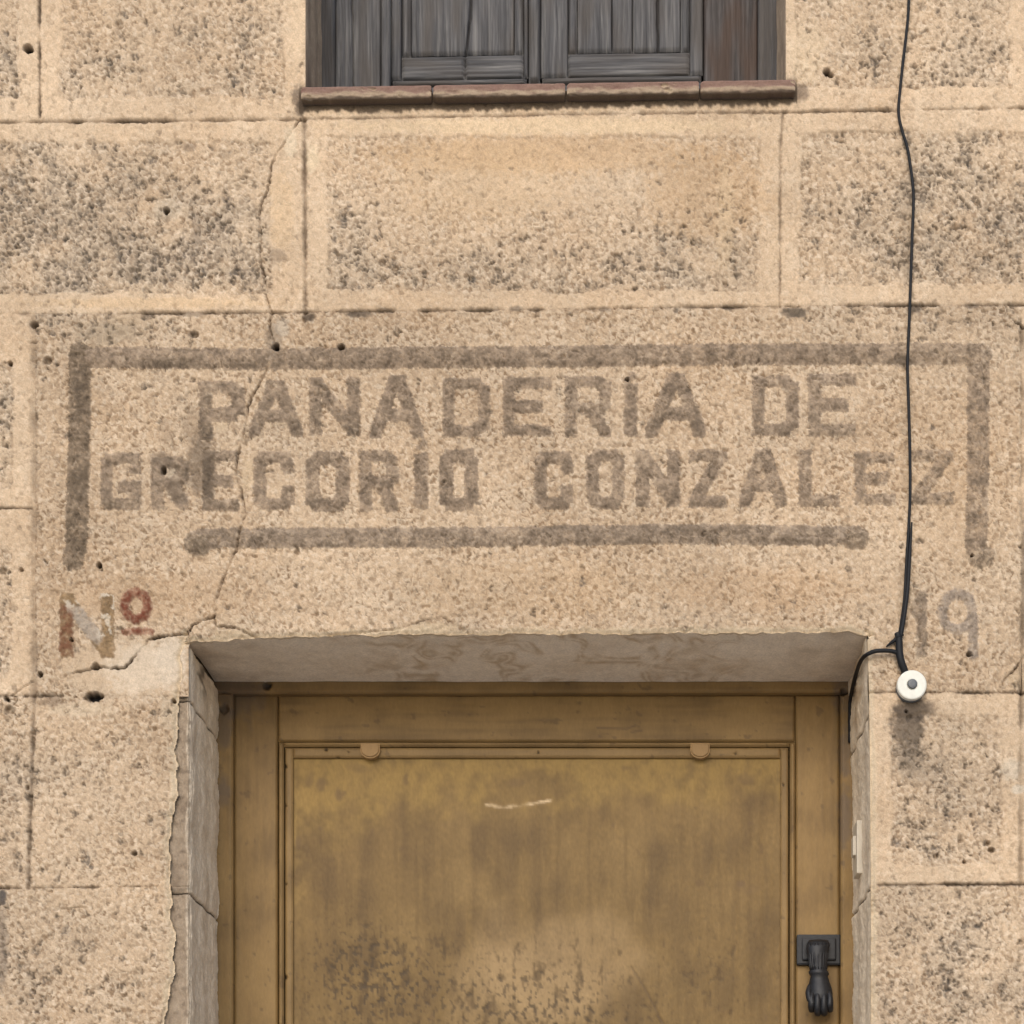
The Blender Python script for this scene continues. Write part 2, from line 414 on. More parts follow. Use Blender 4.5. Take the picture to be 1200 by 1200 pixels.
STAINS = [  # cx, cy, rx, ry, srgb, strength
    (340, 168, 9, 20, (226, 208, 178), .8), (195, 244, 18, 14, (206, 190, 165), .7), (330, 384, 11, 13, (205, 190, 168), .8),
    (130, 390, 44, 16, (182, 164, 138), .75), (152, 372, 30, 9, (205, 182, 150), .6),
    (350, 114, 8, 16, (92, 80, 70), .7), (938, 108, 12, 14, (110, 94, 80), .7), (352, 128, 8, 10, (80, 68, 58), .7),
    (362, 372, 9, 6, (88, 76, 64), .85), (420, 368, 18, 5, (96, 84, 72), .8), (605, 362, 9, 4, (96, 84, 72), .6), (930, 366, 17, 7, (100, 90, 78), .85),
    (855, 361, 8, 4, (96, 84, 72), .7), (1072, 362, 10, 7, (92, 82, 72), .8), (710, 362, 7, 4, (96, 84, 72), .6), (225, 368, 20, 4, (104, 92, 78), .5),
    (1138, 358, 10, 4, (96, 84, 72), .6), (172, 372, 8, 5, (110, 96, 80), .5), (225, 392, 6, 5, (110, 96, 80), .5),
    (203, 565, 11, 22, (198, 182, 158), .9), (190, 540, 16, 12, (128, 112, 96), .6), (212, 585, 10, 8, (150, 136, 122), .7), (236, 545, 20, 45, (126, 110, 92), .7),
    (225, 500, 14, 26, (150, 130, 106), .5), (194, 505, 8, 20, (168, 146, 120), .5), (290, 555, 8, 22, (216, 192, 156), .55), (258, 500, 10, 8, (214, 192, 158), .5),
    (320, 400, 10, 25, (150, 136, 118), .6),
    (95, 832, 42, 8, (222, 202, 172), .75), (168, 784, 52, 36, (232, 214, 188), .85), (200, 770, 22, 30, (236, 220, 196), .7), (60, 822, 16, 7, (120, 100, 80), .5), (195, 835, 9, 24, (214, 196, 168), .6),
    (275, 742, 26, 5, (212, 190, 156), .7), (510, 735, 36, 6, (214, 192, 158), .7),
    (1068, 832, 26, 16, (84, 73, 62), .9), (1064, 852, 24, 28, (104, 92, 79), .8), (1064, 880, 20, 30, (130, 116, 98), .6), (1086, 832, 14, 10, (120, 106, 90), .6), (1075, 905, 24, 20, (160, 142, 118), .4),
    (1186, 902, 16, 15, (222, 210, 188), .55), (1193, 925, 9, 6, (226, 214, 192), .8), (1192, 795, 14, 14, (206, 184, 150), .5),
    (1058, 425, 15, 8, (98, 88, 78), .6), (1064, 250, 9, 120, (160, 142, 118), .35), (1062, 500, 9, 90, (170, 150, 122), .3), (1060, 690, 9, 40, (160, 140, 114), .4),
    (3, 1052, 6, 12, (96, 90, 86), .95), (2, 1110, 8, 60, (140, 128, 114), .6), (1200, 690, 4, 90, (100, 88, 74), .6),
    (640, 180, 220, 26, (204, 168, 122), .45), (830, 230, 80, 60, (204, 168, 122), .4), (560, 210, 120, 60, (210, 178, 134), .3), (640, 148, 260, 10, (224, 200, 162), .6),
    (850, 260, 12, 80, (222, 196, 158), .5), (180, 700, 160, 30, (196, 162, 122), .35), (900, 690, 140, 30, (204, 168, 126), .35), (620, 690, 180, 40, (206, 174, 132), .25),
    (330, 250, 16, 60, (214, 184, 142), .45), (180, 355, 160, 7, (216, 186, 144), .5), (1120, 560, 60, 120, (202, 170, 130), .2),
    (365, 185, 10, 20, (222, 204, 170), .6), (945, 60, 24, 40, (222, 200, 166), .5), (348, 30, 10, 60, (222, 198, 164), .5),
    (230, 270, 8, 22, (128, 114, 98), .45), (325, 300, 14, 10, (120, 104, 88), .5), (222, 172, 10, 5, (124, 108, 92), .5), (265, 180, 9, 7, (140, 122, 100), .4), (60, 195, 6, 10, (130, 116, 98), .5),
]

def wall_detail(x, y, fine=True):
    """height (m, towards the street) and albedo of the rendered wall face at photo pixels x, y"""
    x = x.astype(f32); y = y.astype(f32)
    # smooth margins and the sunk, bush-hammered panels
    fm = np.zeros_like(x)
    fe = np.full(x.shape, 99., f32)
    wx = x + 2.6 * perlin(x / 16, y / 16, 5) + 3.5 * perlin(x / 70, y / 70, 7); wy = y + 2.6 * perlin(x / 16, y / 16, 6) + 3.5 * perlin(x / 70, y / 70, 8)
    for (a, b, c, d) in FIELDS.values():
        if x.max() < a - 12 or x.min() > b + 12 or y.max() < c - 12 or y.min() > d + 12: continue
        e = np.minimum(np.minimum(wx - a, b - wx), np.minimum(wy - c, d - wy))
        fm = np.maximum(fm, sstep(-2.5, 3, e)); fe = np.minimum(fe, np.abs(e))
    slab = ((x > 40) & (x < 1197) & (y > J2(x)) & (y < J3(x))).astype(f32)
    low = ((y > J3(x)) & ~((x > 1000) & (y < J4(x)))).astype(f32)
    far = sstep(0, 60, np.maximum(np.maximum(-620 - x, x - 1820), np.maximum(-420 - y, y - 1500)))
    rough = np.clip(fm * 1.0 + slab * .72 + low * .95 + .52, 0, 1) * (1 - .75 * far)
    patch = np.zeros_like(x)
    dist_ = np.sqrt(((x - 150) / 78) ** 2 + ((y - 785) / 36) ** 2)
    rough *= 1 - .65 * sstep(1.15, .7, dist_)                      # smooth repair patch beside the door
    rough *= 1 - .45 * fm * sstep(1.0, .3, np.sqrt(((x - 640) / 270) ** 2 + ((y - 195) / 75) ** 2))
    g = np.full(x.shape, .02, f32) + .035 * fm + .035 * low
    out_ = np.clip(np.maximum(np.maximum(-20 - x, x - 1220), -20 - y) / 120, 0, 1)
    g = g + .28 * out_ * fm * (1 - far)
    for (cx, cy, rx, ry, w) in GRIME:
        g = g + w * np.exp(-((x - cx) / rx) ** 2 - ((y - cy) / ry) ** 2)
    g = 1.0 * g * np.clip(rough * 1.15 - .1, .05, 1) * (.35 + .65 * np.clip(fm + slab + low, 0, 1)) * np.clip(.8 + 1.7 * fbm(x / 55, y / 55, 21), .12, 1.8)
    w1 = perlin(x / 4.4, y / 4.4, 31); w2 = perlin(x / 4.4, y / 4.4, 32)
    qx = x + 3.2 * w1; qy = y + 3.2 * w2
    p1 = specks(qx, qy, 8.4, np.clip(g * 1.05, 0, .85), 41, .22, .55)
    p2 = specks(qx, qy, 4.8, np.clip(g * .8 + .07 * rough, 0, .8), 51, .25, .55)
    p3 = specks(qx, qy, 14.5, np.clip(g * .42, 0, .5), 61, .14, .42)
    brk = perlin(x / 3.2, y / 3.2, 63); brk2 = fbm(x / 9, y / 9, 65, 3)
    p1 = p1 * np.clip(.72 + 1.1 * brk + .5 * brk2, 0, 1); p3 = p3 * np.clip(.62 + 1.1 * brk + .8 * brk2, 0, 1); p2 = p2 * np.clip(.85 + .8 * brk, 0, 1)
    worm = perlin(qx / 5.4, qy / 5.4, 71); worm2 = perlin(x / 3.1, y / 3.1, 72); worm3 = perlin(qx / 12, qy / 12, 73)
    ridge = 1 - np.abs(worm) * 2.6
    h = (.0011 * worm + .0007 * worm2 + .0007 * worm3 + .0006 * ridge) * rough
    h -= (.0026 * p1 + .0014 * p2 + .0024 * p3) * np.clip(rough + .1, 0, 1)
    h += .0011 * rough * perlin(qx / 22, qy / 22, 83)
    h += .0016 * fbm(x / 170, y / 170, 81, 2) + .0010 * fbm(x / 40, y / 40, 82, 2)
    h -= .0012 * fm
    # base colour
    lo = fbm(x / 150, y / 150, 11, 3); md = fbm(x / 38, y / 38, 12, 3)
    col = np.empty(x.shape + (3,), f32)
    A = srgb(215, 190, 158); B = srgb(203, 174, 139); D = srgb(224, 204, 176)
    col[:] = A
    col = mixc(col, B, np.clip(.35 + lo * 1.5, 0, 1) * .6)
    col = mixc(col, D, np.clip(md * 1.4 + .05, 0, 1) * .7)
    col = mixc(col, srgb(218, 195, 163), (1 - np.clip(rough * 1.2, 0, 1)) * .5)
    col = mixc(col, srgb(200, 180, 152), np.clip(g * 1.1, 0, .75))
    col = col * (1 + np.clip(.20 * worm + .16 * worm2 + .10 * ridge - .06, -.4, .4) * np.clip(rough, .25, 1))[..., None]
    sq = sstep(.08, .42, -perlin(qx / 4.6, qy / 4.6, 75) + .3 * worm2) * np.clip(.75 + 1.3 * md + .6 * lo, .2, 1.1)
    h -= .0011 * sq * rough
    col = mixc(col, srgb(146, 119, 88), np.clip(sq * (.62 + .18 * slab + .14 * low) * rough, 0, .82))
    lt = sstep(.15, .5, perlin(qx / 4.6, qy / 4.6, 77)) * rough
    col = mixc(col, srgb(234, 214, 186), lt * .7)
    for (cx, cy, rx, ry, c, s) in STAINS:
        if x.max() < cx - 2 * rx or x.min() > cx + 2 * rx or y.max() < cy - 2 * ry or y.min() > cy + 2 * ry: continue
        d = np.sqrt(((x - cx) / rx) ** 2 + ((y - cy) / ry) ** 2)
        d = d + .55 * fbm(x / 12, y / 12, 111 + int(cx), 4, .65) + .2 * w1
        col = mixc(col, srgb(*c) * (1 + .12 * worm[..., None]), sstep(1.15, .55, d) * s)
    dk = srgb(104, 88, 68); dk2 = srgb(92, 82, 70)
    col = mixc(col, dk, np.clip(p2, 0, 1) * .55 * np.clip(rough + .1, 0, 1))
    col = mixc(col, dk2, np.clip(p1, 0, 1) * .80 * np.clip(rough + .1, 0, 1))
    col = mixc(col, srgb(88, 84, 80), np.clip(p3, 0, 1) * .72 * np.clip(rough + .1, 0, 1))
    tone = .83 * (1 - .08 * slab) * (1 + .16 * fbm(x / 240, y / 240, 13, 2) + .12 * fbm(x / 90, y / 60, 14, 3)) * (1 - .05 * low)
    tone = tone * (1 + .07 * (1 - np.clip(fm + slab + low, 0, 1)))
    col = col * tone[..., None] * np.array([1.0, .968, .945], f32)
    col = col + (col.mean(-1, keepdims=True) - col) * (.09 + .10 * np.clip(g, 0, 1))[..., None]
    # edge line of the sunk panels
    el = np.exp(-(fe / 1.4) ** 2) * np.clip(.35 + 1.6 * fbm(x / 45, y / 45, 131, 2), 0, 1)
    h -= .0012 * el
    col = mixc(col, dk, el * .32)
    # grime plus the sill's shadow, painted together as one dark band
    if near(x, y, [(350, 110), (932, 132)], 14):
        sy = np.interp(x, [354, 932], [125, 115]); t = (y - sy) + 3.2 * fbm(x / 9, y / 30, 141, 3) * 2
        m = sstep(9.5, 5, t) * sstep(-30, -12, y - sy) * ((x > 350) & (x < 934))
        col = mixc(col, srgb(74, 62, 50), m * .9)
    for (pts, hw, dep, dark, patchy) in JOINTS:
        if not near(x, y, pts, hw * 5): continue
        d = pdist(x + 1.2 * w1, y + 1.2 * w2, pts)
        st = np.clip(1 - patchy + patchy * (.5 + 2.4 * fbm(x / 34, y / 34, 151, 2)), .08, 1.15)
        wd = hw * (.5 + .45 * st)
        f = np.exp(-(d / wd) ** 2)
        h -= .75 * dep * f * st
        col = mixc(col, srgb(70, 58, 46), np.clip(f * dark * st * 1.15, 0, .95))
    for (pts, hw, dep, dark) in CRACKS:
        if not near(x, y, pts, 14): continue
        d = pdist(x + 1.6 * w1 * .8, y + 1.6 * w2 * .8, pts)
        st = np.clip(.75 + 1.2 * perlin(x / 22, y / 22, 161), .3, 1.2)
        f = np.exp(-(d / (hw * (.55 + .45 * st))) ** 2)
        h -= dep * f * st
        col = mixc(col, srgb(58, 46, 36), np.clip(f * dark * st * 1.2, 0, .95))
    for (cx, cy, r, asp, dark) in HOLES:
        if x.max() < cx - 20 or x.min() > cx + 20 or y.max() < cy - 20 or y.min() > cy + 20: continue
        d = np.sqrt(((x - cx) / asp) ** 2 + (y - cy) ** 2) / r + .25 * w1
        f = sstep(1.15, .6, d)
        h -= .016 * f * dark
        col = mixc(col, srgb(24, 20, 18), f * dark)
    # stucco edges curl back at the door opening and show a pale broken rim
    if near(x, y, [(190, 730), (1050, 1400)], 10):
        el = np.where(y > lint(np.clip(x, 200, 1040)) - 12, 1.0, 0.0)
        inx = (x > 190) & (x < 1050)
        d_top = np.where((x > 215) & (x < 1024), lint(x) - y, 99)
        d_r = np.where(y > 738, x - jamb_r(y), 99); d_r = np.where(d_r < -3, 99, d_r)
        d_l = np.where(y > 738, rag_l(y) - x, 99); d_l = np.where(d_l < -25, 99, d_l)
        dd = np.minimum(np.minimum(np.abs(d_top), np.abs(d_r)), np.where(d_l > -1, np.abs(d_l), 99))
        h -= .005 * np.exp(-(dd / 3.0) ** 2)
        col = mixc(col, srgb(206, 188, 160), sstep(8, 1.5, dd + 4.0 * md + 1.5 * w1) * .75 * inx)
    return h, np.clip(col, .01, .9)

FINE, COARSE = 1.4, 9.0

house = empty('stone_house', (0, 0, 0), 'old stone and stucco house front with a faded painted bakery inscription above the doorway', 'house')

def block(name, xl, xr, top, bot, fields=(), fine=FINE, extra=(), thick=.10, drop=None):
    """one facing block: xl/xr = (x at top, x at bottom), top/bot functions of x"""
    def grid(xl, xr, top, bot, back=True):
        xm0, xm1 = (min(xl), max(xr))
        yt = float(np.min(top(np.array([xm0, xm1])))); yb = float(np.max(bot(np.array([xm0, xm1]))))
        us = axis(sum(xl) / 2, sum(xr) / 2, fine, COARSE); vs_ = axis(yt, yb, fine, COARSE, mlo=-420, mhi=1500)
        u = ((us - us[0]) / (us[-1] - us[0]))[None, :]; v = ((vs_ - vs_[0]) / (vs_[-1] - vs_[0]))[:, None]
        l = xl[0] + (xl[1] - xl[0]) * v; r = xr[0] + (xr[1] - xr[0]) * v
        x = l + (r - l) * u
        T = top(x); B = bot(x)
        y = T + (B - T) * v
        return x, y
    parts = [grid(xl, xr, top, bot)] + [grid(*e) for e in extra]
    main, fld = [], []
    for x, y in parts:
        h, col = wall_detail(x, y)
        P = world_xyz(x, y, h)
        xc = (x[:-1, :-1] + x[1:, 1:]) / 2; yc = (y[:-1, :-1] + y[1:, 1:]) / 2
        fm = np.zeros(xc.shape, bool)
        for k in fields:
            a, b, c, d = FIELDS[k]
            fm |= (xc > a) & (xc < b) & (yc > c) & (yc < d)
        dm = np.zeros(xc.shape, bool)
        if drop is not None: dm = drop(xc, yc)
        main.append(dict(P=P, col=col, mask=~(fm | dm), back=(0, thick, 0)))
        if fm.any(): fld.append(dict(P=P, col=col, mask=fm & ~dm))
    o = grids_to_mesh(name, main, M_STONE, house)
    if fld: grids_to_mesh('rough_face', fld, M_STONE, o)
    return o

# ------------------------------------------------------------------ facing blocks
K = lambda v: (lambda x: np.full(np.shape(x), float(v)))
WIN_L, WIN_R = 358.0, 921.0
LX, RX = 221.0, 1018.0
UP1, UP2, UP3 = -85.0, -310.0, -540.0
L_OUT, R_OUT = -1300.0, 2250.0
RUNS = []
rb = random.Random(3)
def run(a, b, top, bot, thick=.05):
    x = a
    while x < b - 60:
        w = rb.uniform(330, 560); nx = min(b, x + w)
        if b - nx < 180: nx = b
        RUNS.append((x, nx, top, bot, .006 if nx in (LX, WIN_L) or x in (RX + 2, WIN_R) else thick))
        t0, b0 = float(np.max(top(np.array([x, nx])))), float(np.min(bot(np.array([x, nx]))))
        if nx not in (LX, WIN_L): JOINTS.append(([(nx, t0), (nx, b0)], 2.0, .005, .6, .5))
        if x == a and a not in (L_OUT, RX + 2, WIN_R): JOINTS.append(([(x, t0), (x, b0)], 2.0, .005, .6, .5))
        if b0 < 0 or b0 > 1250: JOINTS.append(([(x, b0), (nx, b0)], 2.0, .006, .7, .6))
        if b0 < 820: FIELDS['R%d' % len(RUNS)] = (x + 24, nx - 24, t0 + 24, b0 - 24)
        x = nx
for (a, b, t, bt) in [(L_OUT, -185, K(UP1), J1), (L_OUT, -290, J1, J2), (L_OUT, -190, J2, J3), (L_OUT, -250, J3, J4), (L_OUT, -250, J4, K(1268)),
                      (1600, R_OUT, K(UP1), J1), (1450, R_OUT, J1, J2), (1560, R_OUT, J2, J3), (1500, R_OUT, J3, J4), (1330, R_OUT, J4, K(1265)),
                      (L_OUT, WIN_L, K(UP2), K(UP1)), (WIN_R, R_OUT, K(UP2), K(UP1)), (L_OUT, WIN_L, K(UP3), K(UP2)), (WIN_R, R_OUT, K(UP3), K(UP2)),
                      (L_OUT, WIN_L, K(-770), K(UP3)), (WIN_R, R_OUT, K(-770), K(UP3)), (L_OUT, R_OUT, K(-1010), K(-770)), (L_OUT, R_OUT, K(-1240), K(-1010))]:
    run(a, b, t, bt)
cy = 1266.0
for k in range(6):
    ny = cy + (BOTTOM - 1266) / 6
    run(L_OUT, LX, K(cy + 2 if k == 0 else cy), K(ny)); run(RX + 2, R_OUT, K(cy), K(ny))
    cy = ny
block('ashlar_block', (-185, -185), (46, 46.5), K(UP1), J1, ['A0'])
block('ashlar_block', (46, 46.5), (WIN_L, WIN_L), K(UP1), J1, ['A1'], thick=.006)
block('ashlar_block', (WIN_R, WIN_R), (1206, 1206), K(UP1), J1, ['A2'], thick=.006)
def sill_bed(x): return np.interp(x, [354, 932], [112, 102])
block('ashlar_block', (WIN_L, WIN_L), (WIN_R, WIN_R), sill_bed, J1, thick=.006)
block('ashlar_block', (-290, -290), (356.5, 358), J1, J2, ['B0'])
block('ashlar_block', (356.5, 358), (918, 914), J1, J2, ['B1'])
block('ashlar_block', (918, 914), (1450, 1450), J1, J2, ['B2'])
block('ashlar_block', (-190, -190), (40, 40), J2, K(595.5), ['C0'])
block('ashlar_block', (-190, -190), (40, 40), K(595.5), J3, ['C1'])
slab = block('lintel_slab', (40, 40), (1198, 1198), J2, lambda x: np.where((x > LX) & (x < RX), lint(np.clip(x, 200, 1040)), 748.0),
             extra=[((40, 40), (LX, LX), K(748), J3), ((1017, 1019), (1198, 1197), K(748), J3)], thick=.004)
slab['label'] = 'wide lintel slab carrying the raised grey inscription'
block('ashlar_block', (40, 33), (LX, LX), J3, J4, drop=lambda x, y: x > rag_l(y) + .5, thick=.004)
block('ashlar_block', (-250, -250), (40, 33), J3, J4)
block('ashlar_block', (-250, -250), (LX, LX), J4, K(1268), drop=lambda x, y: x > rag_l(y) + .5, thick=.004)
block('ashlar_block', (1019, 1021), (1197, 1197), J3, J4, ['D2'], thick=.004)
block('ashlar_block', (1021, 1021), (1330, 1330), J4, K(1265), thick=.004)
# blocks beyond the frame: same courses carried on, coarser mesh
block('ashlar_block', (1197, 1197), (1500, 1500), J3, J4)
block('ashlar_block', (1198, 1198), (1560, 1560), J2, J3)
block('ashlar_block', (1206, 1206), (1600, 1600), K(UP1), J1)
for (x, nx, top, bot, th) in RUNS:
    block('ashlar_block', (x, x), (nx, nx), top, bot, thick=th)
# wall core behind the blocks, with the two openings left free
bm = bmesh.new()
def core(x0, x1, y0, y1):
    a = pt(x0, y1); b = pt(x1, y0)
    box_bm((a.x, .06, a.z), (b.x, .45, b.z), 0, bm=bm)
core(L_OUT + 4, LX - 8, 745 - 8, BOTTOM); core(RX + 12, R_OUT - 4, 745 - 8, BOTTOM); core(L_OUT + 4, R_OUT - 4, 126, 735)
core(L_OUT + 4, WIN_L - 8, -770, 126); core(WIN_R + 8, R_OUT - 4, -770, 126); core(L_OUT + 4, R_OUT - 4, -1238, -772)
M_CORE = mat_flat('wall_core', srgb(120, 104, 84), .95, 0, .2, 40, .3)
bm_obj('wall_core', bm, M_CORE, house)
bm = bmesh.new()  # dark boards added behind both openings so no sky shows through gaps
a = pt(330, 140); b = pt(950, -600); box_bm((a.x, .27, a.z), (b.x, .29, b.z), 0, bm=bm)
a = pt(200, BOTTOM); b = pt(1040, 730); box_bm((a.x, .34, a.z), (b.x, .36, b.z), 0, bm=bm)
bm_obj('dark_backing', bm, mat_flat('dark_backing', srgb(40, 34, 28), .95, 0, .1, 10, .0), house)

# ------------------------------------------------------------------ reveals of the doorway
DD = .22      # depth of the door frame behind the wall face
def plaster_col(a, b, seed, base=(168, 150, 128), dark=(140, 122, 102), light=(186, 168, 146)):
    n = fbm(a / 40, b / 40, seed, 4, .65); m = fbm(a / 7, b / 13, seed + 3, 4, .65)
    col = np.empty(a.shape + (3,), f32); col[:] = srgb(*base)
    col = mixc(col, srgb(*dark), np.clip(n * 1.6 + .1, 0, 1) * .8)
    col = mixc(col, srgb(*light), np.clip(m * 1.5, 0, 1) * .7)
    return col
# left jamb: three stones, front strip + reveal
for (y0, y1) in [(753, 820), (820, 1046), (1046, 1262)] + [(1262 + i * 230, 1262 + (i + 1) * 230) for i in range(6)]:
    y1 = min(y1, BOTTOM); fine = 1.6 if y0 < 1200 else 8
    ys = axis(y0 + .6, y1 - .6, fine, 8)
    # front strip
    us = np.linspace(0, 1, 24)[None, :]
    yy = np.repeat(ys[:, None], 24, 1); l = (rag_l(yy) - 4); r = jamb_l(yy)
    xx = (l + (r - l) * us).astype(f32); yy = yy.astype(f32)
    ed = np.minimum(yy - y0, y1 - yy)
    hh = -.010 + .0042 * fbm(xx / 7, yy / 12, 301, 4, .65) + .0035 * sstep(10, 1, r - xx) - .002 * np.exp(-(ed / 1.4) ** 2) - .004 * np.exp(-((r - xx) / 1.6) ** 2)
    col = plaster_col(xx, yy, 303, (150, 134, 115), (128, 112, 95), (168, 152, 132))
    col = mixc(col, srgb(200, 186, 166), sstep(5, 1.5, r - xx + 1.5 * perlin(xx / 4, yy / 8, 305)) * .8)
    col = mixc(col, srgb(96, 84, 72), np.exp(-(ed / 1.2) ** 2) * .45)
    col = mixc(col, srgb(104, 90, 76), specks(xx + 2 * perlin(xx / 4, yy / 4, 307), yy, 8, np.full(xx.shape, .3, f32), 309) * .5)
    g1 = dict(P=world_xyz(xx, yy, hh), col=col)
    # reveal, running back into the wall
    ds = np.linspace(0, DD + .03, 70)[None, :].astype(f32)
    y2 = np.repeat(ys[:, None], 70, 1).astype(f32); d2 = np.repeat(ds, len(ys), 0)
    ed = np.minimum(y2 - y0, y1 - y2)
    dq = d2 / S
    rel = .0022 * fbm(dq / 16, y2 / 50, 311, 3) + .0026 * fbm(dq / 5, y2 / 10, 313, 4, .65) - .004 * np.exp(-(ed / 2.0) ** 2) + .002 * np.sin(dq / 9.0) * .6
    hfront = hh[:, -1:]
    xw = (jamb_l(y2) - X0) * S + rel * sstep(0, .015, d2)
    P = np.stack([xw, d2 + (-hfront) * sstep(.02, 0, d2), EYE + (Y0 - y2) * S], -1)
    col = plaster_col(dq, y2, 317, (226, 209, 185), (196, 177, 152), (236, 223, 203))
    col = mixc(col, srgb(206, 190, 166), sstep(.018, .004, d2 + .006 * fbm(dq / 5, y2 / 12, 319, 2)) * .7)
    col = mixc(col, srgb(90, 76, 62), np.exp(-(ed / 1.5) ** 2) * .75)
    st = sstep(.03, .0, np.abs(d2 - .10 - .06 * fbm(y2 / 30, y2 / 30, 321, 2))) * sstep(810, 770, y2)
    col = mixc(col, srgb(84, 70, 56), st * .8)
    g2 = dict(P=P, col=col)
    grids_to_mesh('jamb_stone', [g1, g2], M_PLAST, house)
# right jamb
for (y0, y1) in [(742, 838), (838, 1040), (1040, 1262)] + [(1262 + i * 230, 1262 + (i + 1) * 230) for i in range(6)]:
    y1 = min(y1, BOTTOM); fine = 1.6 if y0 < 1200 else 8
    ys = axis(y0 + .6, y1 - .6, fine, 8)
    ds = np.linspace(0.0, DD + .03, 70)[None, :].astype(f32)
    y2 = np.repeat(ys[:, None], 70, 1).astype(f32); d2 = np.repeat(ds, len(ys), 0)
    ed = np.minimum(y2 - y0, y1 - y2); dq = d2 / S
    rel = .0022 * fbm(dq / 16, y2 / 50, 331, 3) + .0026 * fbm(dq / 5, y2 / 10, 333, 4, .65) - .004 * np.exp(-(ed / 2.0) ** 2) + .0018 * np.sin(dq / 11.0)
    xw = (jamb_r(y2) - X0) * S - rel * sstep(0, .015, d2)
    P = np.stack([xw, d2 + .004, EYE + (Y0 - y2) * S], -1)
    col = plaster_col(dq, y2, 337, (222, 205, 180), (194, 175, 150), (234, 220, 199))
    col = mixc(col, srgb(150, 116, 74), sstep(.06, .0, np.abs(d2 - .14 - .08 * fbm(y2 / 40, y2 / 40, 339, 2))) * sstep(850, 800, y2) * .5)
    col = mixc(col, srgb(98, 84, 70), np.exp(-(ed / 1.4) ** 2) * .7)
    col = mixc(col, srgb(214, 196, 168), sstep(.016, .004, d2 + .008 * fbm(dq / 5, y2 / 12, 341, 2)) * .6)
    grids_to_mesh('jamb_stone', [dict(P=P, col=col, flip=True)], M_PLAST, house)
# soffit of the lintel: smooth cement with ochre swirls of old paint
xs = axis(216, 1024, 2.4, 8); ds = np.linspace(0, DD + .03, 80)
xx = np.repeat(xs[None, :], 80, 0).astype(f32); dd_ = np.repeat(ds[:, None], len(xs), 1).astype(f32)
z = EYE + (Y0 - lint(xx)) * S
back_z = EYE + (Y0 - 745.0) * S
z = z + (back_z - z) * sstep(0, .12, dd_) + .0015 * fbm(xx / 60, dd_ / S / 60, 351, 3)
dq = dd_ / S
wv = fbm(xx / 95 + .7 * fbm(xx / 60, dq / 70, 353, 2), dq / 190, 355, 2)
sw = np.exp(-((np.abs(wv) - .10) / .07) ** 2) * np.clip(.7 + 1.5 * fbm(xx / 25, dq / 25, 358, 2), 0, 1) * sstep(330, 480, xx) * sstep(930, 820, xx)
col = plaster_col(xx / 2, dq / 2, 357, (232, 220, 202), (218, 203, 182), (238, 228, 213))
col = mixc(col, srgb(172, 142, 98), sw * .6)
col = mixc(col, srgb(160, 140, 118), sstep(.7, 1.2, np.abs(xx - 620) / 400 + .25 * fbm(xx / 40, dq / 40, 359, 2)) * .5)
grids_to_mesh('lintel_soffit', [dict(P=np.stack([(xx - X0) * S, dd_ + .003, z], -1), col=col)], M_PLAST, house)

# ------------------------------------------------------------------ raised lettering on the slab
FONT = {
    'P': [[(0, 1), (0, 0), (.75, 0), (1, .14), (1, .44), (.75, .58), (0, .58)]],
    'A': [[(0, 1), (.46, 0), (.56, 0), (1, 1)], [(.2, .66), (.82, .66)]],
    'N': [[(0, 1), (0, 0), (1, 1), (1, 0)]],
    'D': [[(0, 0), (0, 1), (.72, 1), (1, .82), (1, .18), (.72, 0), (0, 0)]],
    'E': [[(1, 0), (0, 0), (0, 1), (1, 1)], [(0, .5), (.75, .5)]],
    'R': [[(0, 1), (0, 0), (.75, 0), (1, .15), (1, .40), (.8, .53), (0, .53)], [(.55, .53), (1, 1)]],
    'I': [[(.5, 0), (.5, 1)]],
    'G': [[(1, .2), (1, .0), (.15, 0), (0, .12), (0, .88), (.15, 1), (1, 1), (1, .62), (.62, .62)]],
    'C': [[(1, .22), (.85, 0), (.2, 0), (0, .16), (0, .84), (.2, 1), (.82, 1), (1, .86), (1, .74)]],
    'O': [[(.25, 0), (.75, 0), (1, .16), (1, .84), (.75, 1), (.25, 1), (0, .84), (0, .16), (.25, 0)]],
    'Z': [[(0, 0), (1, 0), (0, 1), (1, 1)]],
    'L': [[(0, 0), (0, 1), (1, 1)]],
    '1': [[(-.1, .3), (.5, .05), (.5, 1)]],
    '9': [[(1, 1), (1, .35), (.85, .08), (.5, 0), (.15, .08), (0, .3), (.15, .52), (.5, .6), (.85, .52), (1, .35)]],
    'o': [[(.5, 0), (.85, .15), (1, .5), (.85, .85), (.5, 1), (.15, .85), (0, .5), (.15, .15), (.5, 0)]],
    '-': [[(0, .5), (1, .5)]],
}
GREY, GREY2 = (136, 119, 101), (114, 99, 83)
